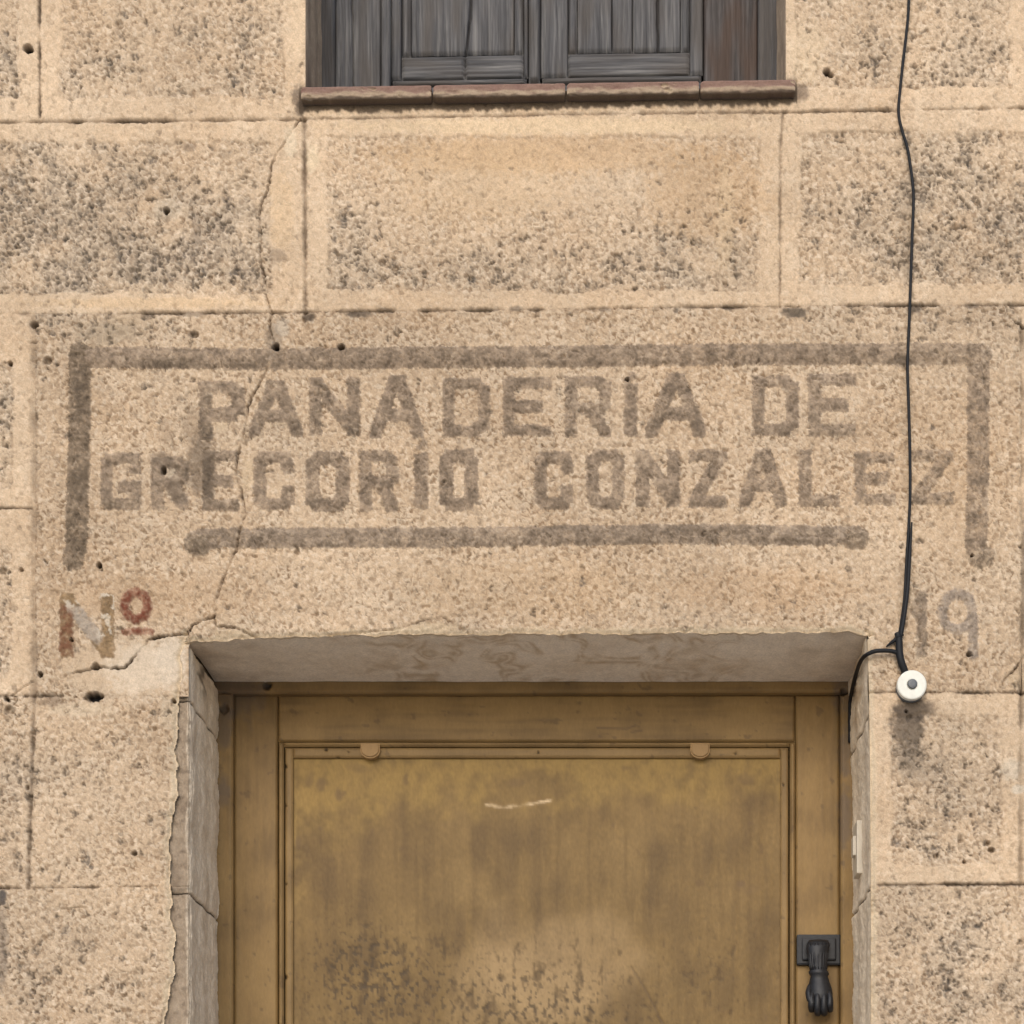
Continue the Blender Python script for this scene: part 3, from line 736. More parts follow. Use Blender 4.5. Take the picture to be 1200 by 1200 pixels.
SMUDGE = [(243, 506, 11, 14, .8), (244, 462, 10, 14, .45), (374, 492, 13, 18, .7), (412, 504, 12, 11, .8), (380, 455, 10, 12, .5), (310, 500, 14, 10, .5), (350, 500, 9, 12, .5), (240, 565, 13, 34, .7), (130, 592, 15, 8, .6),
          (94, 460, 14, 50, .45), (94, 560, 12, 40, .4), (88, 648, 12, 10, .55), (200, 428, 40, 8, .5), (300, 428, 30, 7, .4), (560, 585, 12, 14, .5), (366, 590, 14, 10, .55), (520, 590, 10, 12, .5), (700, 505, 6, 10, .5),
          (668, 505, 8, 10, .45), (765, 500, 9, 11, .5), (815, 500, 10, 10, .45), (385, 640, 18, 7, .5), (470, 636, 26, 6, .4), (232, 640, 12, 10, .5), (1145, 520, 10, 26, .4), (1140, 610, 10, 16, .45), (1055, 425, 22, 8, .6),
          (1012, 632, 10, 8, .45), (436, 505, 9, 9, .4), (640, 470, 14, 8, .35), (1075, 590, 14, 6, .4), (850, 590, 12, 6, .35), (750, 590, 8, 10, .35)]
def rdist(x, y, pts):
    d = np.full(x.shape, 1e9, f32)
    for (ax, ay), (bx, by) in zip(pts[:-1], pts[1:]):
        L = math.hypot(bx - ax, by - ay) + 1e-9; vx, vy = (bx - ax) / L, (by - ay) / L
        t = (x - ax) * vx + (y - ay) * vy
        d = np.minimum(d, np.maximum(np.abs((x - ax) * vy - (y - ay) * vx), np.maximum(np.maximum(-t, t - L), 0)))
    return d

def relief(name, strokes, hw, rgb, rgb2, height=.0034, wear=.3, rag=1.7, square=None, paint=None, label=None, parent=slab, cover=.92):
    pts = np.array([p for s in strokes for p in s])
    x0, y0 = pts.min(0) - hw - 5; x1, y1 = pts.max(0) + hw + 5
    xs = np.arange(x0, x1, 1.25, dtype=f32); ys = np.arange(y0, y1, 1.25, dtype=f32)
    x, y = np.meshgrid(xs, ys)
    h, wc = wall_detail(x, y)
    d = np.full(x.shape, 1e9, f32)
    for s in strokes: d = np.minimum(d, (rdist if square else pdist)(x, y, s))
    if square: d = np.maximum(d, hw + np.maximum(np.maximum(square[0] - x, x - square[1]), np.maximum(square[2] - y, y - square[3])))
    d = d - hw + rag * fbm(x / 9, y / 9, 401, 2) + 1.5 * perlin(x / 3.6, y / 3.6, 403)
    up = sstep(2.0, -hw * .8, d)
    n1 = fbm(x / 15, y / 15, 405, 4, .7); n2 = perlin(x / 5, y / 5, 407); n3 = perlin(x / 2.8, y / 2.8, 409)
    H = h * .95 + height * up * np.clip(1 - wear + 1.2 * wear * n1, .4, 1.3) - .0004 + .0007 * n2 * up + .0004 * n3 * up
    col = np.empty(x.shape + (3,), f32); col[:] = srgb(*rgb)
    col = mixc(col, srgb(*rgb2), np.clip(.3 + n1 * 1.7, 0, 1))
    wl = np.clip(wc.mean(-1) / .36 - 1, -.6, .4)
    col = col * (1 + .20 * n2 + .18 * n3 + .6 * wl)[..., None]
    if paint is not None: col = paint(x, y, col, n1, n2)
    for (cx, cy, rx, ry, q) in SMUDGE:
        if x.max() < cx - 2 * rx or x.min() > cx + 2 * rx or y.max() < cy - 2 * ry or y.min() > cy + 2 * ry: continue
        e = np.sqrt(((x - cx) / rx) ** 2 + ((y - cy) / ry) ** 2) + .45 * n1 + .25 * n2
        col = mixc(col, srgb(84, 73, 61), sstep(1.2, .35, e) * q)
    cv = sstep(2.2, -3.4, d) * np.clip(cover - .04 + .7 * n1 + .25 * n2 + .22 * n3 + .25 * fbm(x / 70, y / 50, 413, 2) - .14 * sstep(880, 1100, x), .3, 1)
    for (cp, chw, _, _) in CRACKS[:2]:
        if near(x, y, cp, 8): cv = cv * (1 - .8 * np.exp(-(pdist(x + 1.3 * n2, y, cp) / 2.4) ** 2))
    col = wc + (col - wc) * cv[..., None]
    dk = sstep(.62, .8, perlin(x / 7, y / 7, 411) + .5 * n1) * sstep(0, -3, d)
    col = mixc(col, srgb(92, 78, 64), dk * .5)
    q = (d[:-1, :-1] + d[1:, 1:]) / 2 < 2.2
    o = grids_to_mesh(name, [dict(P=world_xyz(x, y, H), col=np.clip(col, .01, .9), mask=q)], M_STONE, parent)
    if label: o['label'] = label
    return o
def letter(ch, x0, x1, y0, y1, hw=8.0, tilt=0, name='letter', **kw):
    st = [[(x0 + hw + px * (x1 - x0 - 2 * hw), y0 + hw * .9 + py * (y1 - y0 - 1.8 * hw)) for px, py in s] for s in FONT[ch]]
    if ch not in 'o9-': kw['square'] = (x0, x1, y0, y1)
    return relief(name, st, hw + .9, kw.pop('rgb', GREY), kw.pop('rgb2', GREY2), label=kw.pop('label', 'raised grey letter ' + ch.upper()), **kw)
for ch, a, b, c, d, hw in [('P', 232, 288, 446, 517, 8.5), ('A', 290, 356, 444, 513, 8), ('N', 361, 423, 441, 512, 8.5), ('A', 432, 498, 439, 515, 8), ('D', 518, 575, 442, 513, 7.5),
                           ('E', 589, 647, 441, 512, 7.5), ('R', 661, 717, 440, 514, 7.5), ('I', 730, 748, 448, 513, 8.5), ('A', 755, 829, 436, 514, 8.5),
                           ('D', 880, 937, 439, 512, 8), ('E', 946, 1004, 437, 512, 8),
                           ('G', 117, 166, 530, 598, 7.5), ('R', 176, 222, 534, 598, 8), ('E', 236, 281, 527, 600, 7.5), ('C', 296, 346, 528, 599, 8), ('O', 357, 411, 528, 601, 9), ('R', 420, 468, 527, 601, 8),
                           ('I', 484, 503, 530, 598, 8.5), ('O', 514, 562, 525, 600, 9), ('C', 625, 673, 528, 598, 8), ('O', 686, 733, 526, 598, 8), ('N', 744, 798, 526, 595, 8.5),
                           ('Z', 806, 853, 526, 596, 8), ('A', 865, 923, 525, 595, 8), ('L', 935, 985, 526, 595, 8), ('E', 1000, 1050, 529, 593, 7.5), ('Z', 1066, 1119, 526, 592, 8)]:
    letter(ch, a, b, c, d, hw, label='raised grey letter G' if ch == 'C' else 'raised grey letter ' + ch)
relief('letter_accent', [[(741, 440), (735, 446)]], 5, GREY, GREY2, label='small grey accent mark')
relief('letter_accent', [[(497, 519), (492, 524)]], 4.5, GREY, GREY2, label='small grey accent mark')
BK = dict(height=.005, wear=.25, rag=2.0)
relief('border_bar', [[(94, 414), (93, 520), (89, 640), (86, 656)]], 14.2, (124, 108, 90), (102, 88, 72), label='grey border bar down the slab beside the number sign', **BK)
relief('border_bar', [[(104, 419), (300, 421), (620, 418), (900, 415), (1150, 415)]], 13.8, GREY, GREY2, label='long grey border bar above the inscription', **BK)
relief('border_bar', [[(1147, 424), (1146, 560), (1144, 640), (1146, 648)]], 14.2, GREY, GREY2, label='grey border bar with a rounded end above the digits', **BK)
relief('border_bar', [[(234, 631), (500, 630), (800, 626), (1004, 628)]], 12.8, (132, 117, 101), GREY2, label='grey border bar below the inscription', **BK)
for (x, y, r) in [(232, 637, 15), (1003, 631, 13.5), (1150, 652, 14)]:
    relief('border_end_knob', [[(x - 3, y), (x + 3, y)]], r, (130, 115, 97), GREY2, height=.009)
def paint_n(x, y, col, n1, n2):
    m = sstep(91, 84, x) * sstep(705, 715, y) * np.clip(.75 + 1.5 * n1 + .5 * n2, 0, 1)
    col = mixc(col, srgb(110, 70, 52), m * .75)
    g = sstep(1.15, .8, np.sqrt(((x - 103 - (y - 732) * .5) / 15) ** 2 + ((y - 732) / 21) ** 2) + .3 * n1)
    col = mixc(col, srgb(158, 145, 130), g)
    w = sstep(.12, .3, fbm(x / 11, y / 13, 421, 3) + .06) * (sstep(722, 708, y) + sstep(112, 118, x) * sstep(755, 745, y))
    return mixc(col, srgb(200, 188, 170), np.clip(w, 0, 1) * .8)
def paint_red(x, y, col, n1, n2):
    return mixc(col, srgb(112, 66, 49), np.clip(.78 + 1.2 * n1 + .5 * n2, 0, 1))
letter('N', 69, 135, 694, 772, 8.6, paint=paint_n, cover=1.1, rgb=(142, 118, 88), rgb2=(124, 102, 76), label='chipped letter N with traces of red paint')
letter('o', 140, 179, 689, 731, 5.2, paint=paint_red, rgb=(140, 84, 64), label='small red painted ring of the number sign')
letter('-', 143, 181, 733, 747, 4.2, paint=paint_red, rgb=(140, 84, 64), label='thin red painted underline of the number sign', height=.002)
letter('1', 1066, 1094, 690, 771, 6.2, name='digit', rgb=(128, 113, 96), rgb2=(108, 94, 80), cover=1.05, label='raised grey digit 1')
letter('9', 1098, 1146, 690, 773, 5.8, name='digit', rgb=(152, 138, 123), rgb2=(132, 118, 104), cover=1.1, label='raised grey digit 9')

# ------------------------------------------------------------------ boards (window and door timber)
def wood_col(x, y, seed, base, dark, light, vert=True, warm=None):
    a, b = (x, y) if vert else (y, x)
    g1 = fbm(a / 4.6 + .6 * perlin(a / 30, b / 90, seed + 9), b / 170, seed, 4, .65)
    ln = sstep(.18, .4, perlin(a / 2.1 + .8 * perlin(a / 24, b / 80, seed + 11), b / 120, seed + 13))
    g2 = perlin(a / 1.9, b / 60, seed + 3); lo = fbm(a / 26, b / 110, seed + 5, 2)
    col = np.empty(x.shape + (3,), f32); col[:] = srgb(*base)
    col = mixc(col, srgb(*dark), np.clip(g1 * 1.9 + .1, 0, 1) * .8)
    col = mixc(col, srgb(*light), np.clip(-g1 * 1.7 + .2 * g2, 0, 1) * .8)
    col = col * (1 + .14 * g2)[..., None]
    col = mixc(col, srgb(*dark) * .6, ln * .38)
    if warm is not None: col = mixc(col, srgb(*warm), np.clip(lo * 2.2 + .2, 0, 1) * .75)
    return col, .0011 * g1 + .0003 * g2 - .0007 * ln

def board(name, parent, mat, x0, x1, y0, y1, depth, thick, seed, colfn, bev=2.0, bevh=.004, fine=1.8, vert=True, slope=0.0, hook=None, coarse=7):
    """timber board: front face at 'depth' behind the wall face, photo-pixel rectangle, rounded edges, real grain relief"""
    wood = mat is M_WOOD
    xs = axis(x0, x1, (1.0 if vert else 3.0) if wood else fine, 3 if wood and vert else coarse); ys = axis(y0, y1, (3.0 if vert else 1.0) if wood else fine, 14 if wood and vert else coarse)
    x, y = np.meshgrid(xs, ys)
    col, h = colfn(x, y, seed, vert)
    e = np.minimum(np.minimum(x - x0, x1 - x), np.minimum(y - y0, y1 - y))
    h = h - bevh * np.clip(1 - e / bev, 0, 1) ** 2
    if hook is not None: h, col = hook(x, y, h, col)
    if mat is M_WOOD and not vert: mat = M_WOODH
    return grids_to_mesh(name, [dict(P=world_xyz(x, y + slope * (x - 640), h, depth), col=np.clip(col, .008, .9), back=(0, thick, 0))], mat, parent)

WD = .165
window = empty('wooden_window', tuple(pt(640, 100, WD)), 'weathered grey wooden window with closed panelled shutters over a clay tile sill', 'window')
grey_w = lambda x, y, s, v: wood_col(x, y, s, (92, 91, 92), (62, 62, 64), (126, 124, 121), v, warm=(82, 77, 73))
brown_w = lambda x, y, s, v: wood_col(x, y, s, (76, 71, 69), (50, 48, 48), (100, 97, 96), v, warm=(76, 60, 50))
SL = -.017
WT = -545
def crack_hook(lines, ww=1.2, dep=.008):
    def f(x, y, h, col):
        for pts in lines:
            if not near(x, y, pts, 8): continue
            d = pdist(x + .8 * perlin(x / 6, y / 12, 501), y, pts); k = np.exp(-(d / ww) ** 2)
            h = h - dep * k; col = mixc(col, srgb(30, 28, 27), k * .75)
        return h, col
    return f
board('frame_board', window, M_WOOD, 366, 392, WT, 116, WD - .012, .05, 601, grey_w, slope=SL)
board('frame_board', window, M_WOOD, 392.5, 446, WT, 116, WD - .004, .05, 603, grey_w, slope=SL, hook=crack_hook([[(412, -20), (414, 112)]], .9, .003))
board('frame_board', window, M_WOOD, 446.5, 457, WT, 116, WD - .010, .05, 605, grey_w, slope=SL)
board('frame_board', window, M_WOOD, 825, 888, WT, 116, WD - .002, .05, 607, brown_w, slope=SL)
board('frame_board', window, M_WOOD, 888.5, 920, WT, 116, WD - .012, .05, 609, grey_w, slope=SL)
def shutter(x0, x1, p0, p1, planks, seed, colfn, cracks):
    root = board('shutter_stile', window, M_WOOD, x0, p0 - 12, WT, 90, WD + .004, .03, seed, colfn, slope=SL)
    root.name = 'shutter'
    board('stile', root, M_WOOD, p1 + 12, x1, WT, 90, WD + .004, .03, seed + 1, colfn, slope=SL)
    board('bottom_rail', root, M_WOOD, p0 - 11.5, p1 + 11.5, 63, 90, WD + .006, .03, seed + 2, colfn, vert=False, slope=SL, hook=crack_hook(cracks, 1.1))
    board('moulding', root, M_WOOD, p0 - 11.5, p0 - 1, WT, 62.5, WD + .009, .02, seed + 3, colfn, bev=5, bevh=.007, slope=SL)
    board('moulding', root, M_WOOD, p1 + 1, p1 + 11.5, WT, 62.5, WD + .009, .02, seed + 4, colfn, bev=5, bevh=.007, slope=SL)
    for i, (a, b) in enumerate(planks):
        board('panel_board', root, M_WOOD, a, b, WT, 62, WD + .020 - .003 * (i % 2), .02, seed + 6 + i, colfn, bev=1.5, slope=SL, hook=crack_hook(cracks, 1.1))
    board('foot_moulding', root, M_WOOD, x0 + 2, x1 - 2, 89, 98, WD - .006, .04, seed + 9, colfn, bev=4, bevh=.008, vert=False, slope=SL)
    return root
shutter(457.5, 619, 482, 602, [(481, 603)], 620, grey_w, [[(556, -300), (553, -30), (551, 20), (546, 60), (544, 88)]])
shutter(633, 824, 677, 797, [(676, 717), (717.5, 741), (741.5, 798)], 660, grey_w, [[(771, -400), (770, -30), (771, 62)]])
board('meeting_stile', window, M_WOOD, 619.5, 632.5, WT, 94, WD - .008, .04, 690, grey_w, bev=4, bevh=.008, slope=SL)
board('frame_board', window, M_WOOD, 366, 920, 99, 118, WD - .003, .05, 693, grey_w, vert=False, slope=SL)
board('frame_board', window, M_WOOD, 350, 935, WT - 45, WT, WD - .003, .05, 694, grey_w, vert=False)

# window reveals (part of the house)
for (px, sgn, seed) in [(WIN_L, 1, 701), (WIN_R, -1, 711)]:
    ys = axis(-560, 125, 1.8, 9); ds = np.linspace(.001, WD + .05, 60)
    y2, d2 = np.meshgrid(ys, ds, indexing='ij'); y2 = y2.astype(f32); d2 = d2.astype(f32); dq = d2 / S
    rel = .0015 * fbm(dq / 14, y2 / 40, seed, 3) + .0012 * np.sin(dq / 8)
    P = np.stack([(px - X0) * S + sgn * (rel * sstep(0, .01, d2) - .004 * sstep(.012, 0, d2)), d2, EYE + (Y0 - y2) * S], -1)
    col = plaster_col(dq, y2, seed + 3, (176, 156, 134), (146, 128, 110), (196, 178, 154))
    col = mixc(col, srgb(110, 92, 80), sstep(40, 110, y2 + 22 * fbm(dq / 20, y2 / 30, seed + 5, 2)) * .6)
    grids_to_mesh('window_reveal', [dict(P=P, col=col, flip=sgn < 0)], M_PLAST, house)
a = pt(WIN_L, -560)
bm_obj('window_head', box_bm((pt(340, 0).x, .002, pt(0, -545).z), (pt(940, 0).x, .3, pt(0, -600).z), .004), M_CORE, house)

# sill of clay tiles, bedded on the wall and standing proud of it
sill_root = None
def tile(x0, x1, name, parent, seed):
    xs = np.arange(x0, x1 + .01, 1.6).astype(f32); t = np.linspace(0, 1, 40)
    th = .0212                                   # tile thickness
    prof = []                                   # (out, down) from top back, round nose, to bottom back
    prof += [(-(WD + .01) * (1 - q) + .013 * q, 0) for q in np.linspace(0, 1, 10)]
    prof += [(.013 + .004 * math.sin(a), .004 - .004 * math.cos(a)) for a in np.linspace(.2, math.pi / 2, 5)]
    prof += [(.017 - .001 * q, .004 + (th - .007) * q) for q in np.linspace(.08, 1, 14)]
    prof += [(.013 + .003 * math.cos(a), th - .003 + .003 * math.sin(a)) for a in np.linspace(.3, math.pi / 2, 4)]
    prof += [(.013 * (1 - q) - .05 * q, th) for q in np.linspace(.08, 1, 10)]
    prof = np.array(prof, f32)
    x = np.repeat(xs[None, :], len(prof), 0); o = np.repeat(prof[:, :1], len(xs), 1); dn = np.repeat(prof[:, 1:], len(xs), 1)
    e = np.minimum(x - x0, x1 - x)
    k = .0022 * np.exp(-(e / 1.4) ** 2)
    n = fbm(x / 14, dn / S / 6 + seed, seed, 3); chip = sstep(.30, .5, fbm(x / 22, dn / S / 12, seed + 2, 3))
    o2 = o - (k + .002 * np.clip(n, -1, 1) * (o > .008) + .003 * chip * (o > .012)); 
    dn2 = dn + k * (dn < .01) - k * (dn > .02)
    topz = np.interp(x, [354, 932], [101.5, 92.5])
    z = EYE + (Y0 - topz) * S * (DIST - .016) / DIST - dn2 + .0008 * n
    col = np.empty(x.shape + (3,), f32); col[:] = srgb(132, 106, 94)
    worn = sstep(.009, .014, dn + .006 * fbm(x / 30, dn / S / 9, seed + 4, 3))
    col = mixc(col, srgb(168, 149, 126), worn * .9)
    col = mixc(col, srgb(120, 92, 84), np.clip(n * 1.8, 0, 1) * .6)
    col = mixc(col, srgb(182, 164, 138), chip * .7)
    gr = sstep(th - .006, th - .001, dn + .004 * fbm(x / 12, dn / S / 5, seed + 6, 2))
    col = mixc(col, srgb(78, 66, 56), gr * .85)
    # sill extends half a pixel short at each joint
    P = np.stack([(x - X0) * S * 1.0, -o2, z], -1)
    # end caps
    P = P.astype(f32)
    ob = grids_to_mesh(name, [dict(P=P, col=col)], M_TILE, parent)
    bmq = bmesh.new(); bmq.from_mesh(ob.data)
    for j in (0, len(xs) - 1):
        bmq.verts.ensure_lookup_table()
        bmq.faces.new([bmq.verts[i * len(xs) + j] for i in range(len(prof))])
    bmq.to_mesh(ob.data); bmq.free()
    return ob
first = tile(354.5, 507.6, 'window_sill', house, 731)
tile(508.8, 663.6, 'sill_tile', first, 741)
tile(664.8, 819.6, 'sill_tile', first, 751)
tile(820.4, 931.5, 'sill_tile', first, 761)
first['label'] = 'sill of worn red clay tiles under the window'

# ------------------------------------------------------------------ door
def paint_col(x, y, seed, vert=True, base=(136, 110, 70), dark=(112, 90, 58), light=(148, 121, 77)):
    a, b = (x, y) if vert else (y, x)
    n = fbm(x / 70, y / 70, seed, 3); g = fbm(a / 7, b / 110, seed + 3, 3); m = fbm(x / 14, y / 14, seed + 6, 3)
    col = np.empty(x.shape + (3,), f32); col[:] = srgb(*base)
    col = mixc(col, srgb(*dark), np.clip(n * 1.5 + g * .9 + .1, 0, 1) * .8)
    col = mixc(col, srgb(*light), np.clip(-n * 1.4 + m * .5, 0, 1) * .7)
    chip = sstep(.42, .5, m + .3 * g)
    col = mixc(col, srgb(92, 74, 54), chip * .5)
    return col, .0005 * g + .0003 * m - .0004 * chip
pc = lambda x, y, s, v: paint_col(x, y, s, v)

FX0, FX1 = 246, 1010
DB = Y0 + (EYE - .17) / (S * (DIST + DD) / DIST)     # bottom of door, just above the step
def frame_hook(x, y, h, col):
    for (cx, cy, r) in [(313, 803, 5), (262, 831, 5), (989, 811, 4)]:
        d = np.hypot(x - cx, y - cy) / r + .3 * perlin(x / 4, y / 4, 800); k = sstep(1.2, .6, d)
        h = h - .008 * k; col = mixc(col, srgb(30, 27, 26), k * .9)
    for (cx, cy, rx, ry) in [(275, 812, 46, 40), (262, 850, 12, 40), (988, 812, 16, 30), (262, 925, 10, 20), (990, 960, 10, 60), (990, 880, 10, 40)]:
        d = np.sqrt(((x - cx) / rx) ** 2 + ((y - cy) / ry) ** 2) + .5 * fbm(x / 12, y / 12, 803, 3); col = mixc(col, srgb(104, 90, 76), sstep(1.1, .4, d) * .7)
    return h, col
frame = board('door_frame', house, M_PAINT, FX0, FX1, 782, 811.5, DD, .06, 814, pc, vert=False, hook=frame_hook, slope=-.002)
frame['label'] = 'brown painted timber frame set back in the doorway'
board('frame_post', frame, M_PAINT, FX0, 272.5, 812, DB, DD, .06, 810, pc, hook=frame_hook)
board('frame_post', frame, M_PAINT, 985.5, FX1, 812, DB, DD, .06, 812, pc, hook=frame_hook)

LD = DD + .016
door = empty('door_leaf', tuple(pt(628, DB, LD)), 'worn brown and ochre painted wooden door with a panel and a black hand knocker', 'door')
def leaf_hook(x, y, h, col):
    h2, col = frame_hook(x, y, h * 0, col)
    for pts in [[(740, 858), (752, 856)], [(700, 853), (735, 854), (745, 850)]]:
        if near(x, y, pts, 6): col = mixc(col, srgb(92, 74, 56), np.exp(-(pdist(x, y, pts) / 1.2) ** 2) * .7)
    return h, col
board('stile', door, M_PAINT, 274, 325, 814, DB, LD, .04, 820, pc, bev=2.4, hook=leaf_hook)
board('stile', door, M_PAINT, 932.5, 984, 814, DB, LD, .04, 822, pc, bev=2.4, hook=leaf_hook)
board('rail', door, M_PAINT, 325.8, 931.8, 814, 869, LD + .001, .04, 824, pc, vert=False, bev=2.0, hook=leaf_hook)
board('rail', door, M_PAINT, 325.8, 931.8, 1480, 1580, LD + .001, .04, 826, pc, vert=False, bev=2.0)
board('rail', door, M_PAINT, 325.8, 931.8, DB - 140, DB, LD + .001, .04, 828, pc, vert=False, bev=2.0)
pcl = lambda x, y, s, v: paint_col(x, y, s, v, (134, 109, 71), (114, 92, 60), (148, 121, 78))
def mould(y0, y1):
    """raised bolection moulding round a panel: an outer thin bead and an inner flat strip"""
    board('panel_moulding', door, M_PAINT, 326, 332, y0, y1, LD - .008, .03, 840, pcl, bev=3, bevh=.006)
    board('panel_moulding', door, M_PAINT, 926, 932.3, y0, y1, LD - .008, .03, 841, pcl, bev=3, bevh=.006)
    board('panel_moulding', door, M_PAINT, 332.3, 925.7, y0, y0 + 5.2, LD - .008, .03, 842, pcl, bev=2.6, bevh=.006, vert=False)
    board('panel_moulding', door, M_PAINT, 332.3, 925.7, y1 - 5.2, y1, LD - .008, .03, 843, pcl, bev=2.6, bevh=.006, vert=False)
    board('panel_strip', door, M_PAINT, 334, 343.2, y0 + 7, y1 - 7, LD - .002, .02, 844, pcl, bev=2, bevh=.003, hook=nails)
    board('panel_strip', door, M_PAINT, 914.8, 924, y0 + 7, y1 - 7, LD - .002, .02, 845, pcl, bev=2, bevh=.003, hook=nails)
    board('panel_strip', door, M_PAINT, 343.5, 914.5, y0 + 7, y0 + 18.5, LD - .002, .02, 846, pcl, bev=2, bevh=.003, vert=False, hook=nails)
    board('panel_strip', door, M_PAINT, 343.5, 914.5, y1 - 18.5, y1 - 7, LD - .002, .02, 847, pcl, bev=2, bevh=.003, vert=False)
def nails(x, y, h, col):
    for (cx, cy, r) in [(382, 878, 2.2), (408, 881, 1.4), (631, 882, 1.6), (862, 883, 1.5), (396, 889, 2.6), (334, 898, 2.6), (335, 944, 1.2), (335, 1036, 1.4), (918, 920, 1.5), (334, 1145, 3)]:
        k = sstep(1.2, .7, np.hypot(x - cx, y - cy) / r); h = h - .003 * k; col = mixc(col, srgb(48, 38, 28), k * .85)
    return h, col
mould(869, 1480); mould(1580, DB - 140)
def panel_col(x, y, seed, v):
    n = fbm(x / 85, y / 85, 850, 3); g = fbm(x / 9, y / 150, 853, 3); m = fbm(x / 16, y / 22, 856, 3); f = fbm(x / 5, y / 7, 858, 2); st = fbm(x / 26, y / 240, 860, 2)
    col = np.empty(x.shape + (3,), f32); col[:] = srgb(120, 96, 57)
    col = mixc(col, srgb(100, 79, 48), np.clip(n * 1.7 + st * 1.6 + .1, 0, 1) * .8)
    col = mixc(col, srgb(134, 109, 68), np.clip(-n * 1.6 + .3 * m, 0, 1) * .6)
    # band of fresher ochre paint along the top, where the dirt has not reached
    edge = np.interp(x, [330, 400, 450, 520, 600, 680, 740, 830, 925], [985, 960, 950, 934, 925, 930, 932, 928, 924])
    o = sstep(34, -26, y - edge + 44 * fbm(x / 34, y / 46, 862, 4)) * np.clip(.85 + .8 * m, .3, 1)
    hole = sstep(1.2, .4, np.sqrt(((x - 620) / 55) ** 2 + ((y - 922) / 24) ** 2) + .5 * m)
    o = o * (1 - .7 * hole)
    col = mixc(col, srgb(152, 124, 68), o * .72)
    ol = sstep(30, 0, x - 344) * sstep(1130, 1050, y) * np.clip(.5 + 2 * m, 0, 1)
    col = mixc(col, srgb(150, 122, 70), ol * .5)
    stk = sstep(.1, .42, fbm(x / 9, y / 190, 876, 3) + .25 * fbm(x / 40, y / 60, 878, 2)) * sstep(925, 985, y)
    col = mixc(col, srgb(92, 72, 43), stk * .3)
    # pale oval area and dark peeling low down
    pale_oval = sstep(1.2, .2, np.sqrt(((x - 640) / 120) ** 2 + ((y - 1150) / 85) ** 2) + .5 * n)
    col = mixc(col, srgb(158, 132, 94), pale_oval * .85)
    lowd = sstep(1040, 1130, y + 40 * n)
    zone = np.exp(-((x - 420) / 70) ** 2 - ((y - 1140) / 70) ** 2) + .9 * np.exp(-((x - 660) / 110) ** 2 - ((y - 1190) / 60) ** 2) + .5 * np.exp(-((x - 830) / 40) ** 2 - ((y - 1130) / 60) ** 2) + .6 * np.exp(-((x - 520) / 120) ** 2 - ((y - 1160) / 60) ** 2) + .5 * (y > 1225)
    pe = sstep(.05, .5, fbm(x / 12, y / 34, 866, 4) + .45 * f + .26 * zone - .17) * np.clip(lowd * 1.0 + zone * .5, 0, 1)
    col = mixc(col, srgb(80, 62, 38), pe * .72)
    pe2 = sstep(.36, .52, fbm(x / 6, y / 8, 868, 2) + .3 * zone - .06) * np.clip(zone, 0, 1)
    col = mixc(col, srgb(68, 55, 39), pe2 * .75)
    col = col * (1 + .10 * f + .07 * m + .10 * perlin(x / 3, y / 5, 874))[..., None]
    sp = specks(x + 2 * f, y + 2 * m, 30, np.full(x.shape, .10, f32), 870, .06, .16)
    col = mixc(col, srgb(104, 82, 54), sp * .6)
    h = .0006 * g + .0004 * f - .0006 * pe - .0005 * pe2 + .0008 * n
    for (cx, cy, rx, ry, s) in [(375, 920, 6, 9, .5), (397, 933, 5, 9, .6), (350, 986, 5, 8, .6), (363, 915, 5, 9, .4), (874, 912, 9, 7, .4), (732, 900, 6, 4, .5), (608, 917, 14, 6, .5), (868, 1035, 6, 4, .8), (880, 1042, 18, 8, .3), (376, 971, 3, 2.5, .5), (420, 900, 18, 6, .3)]:
        d = np.sqrt(((x - cx) / rx) ** 2 + ((y - cy) / ry) ** 2) + .6 * m
        col = mixc(col, srgb(108, 86, 58), sstep(1.2, .5, d) * s)
    sc = [(570, 943), (590, 946), (612, 944), (645, 938)]
    d = pdist(x, y + 1.2 * f, sc); k = np.exp(-(d / 1.6) ** 2) * np.clip(.6 + 1.4 * fbm(x / 12, y / 12, 872, 2), .15, 1)
    col = mixc(col, srgb(214, 188, 150), k); h -= .0008 * k
    for pts in [[(740, 1133), (752, 1152), (765, 1176), (776, 1200)], [(770, 1190), (790, 1215)]]:
        k = np.exp(-(pdist(x + 1.5 * f, y, pts) / 1.6) ** 2); col = mixc(col, srgb(92, 74, 52), k * .6); h -= .001 * k
    return col, h
board('panel', door, M_PAINT, 342, 916, 880, 1476, LD + .006, .015, 0, panel_col, bev=.5, bevh=0, fine=1.9)
board('panel', door, M_PAINT, 342, 916, 1588, DB - 146, LD + .006, .015, 880, pc, bev=.5, bevh=0, fine=6)
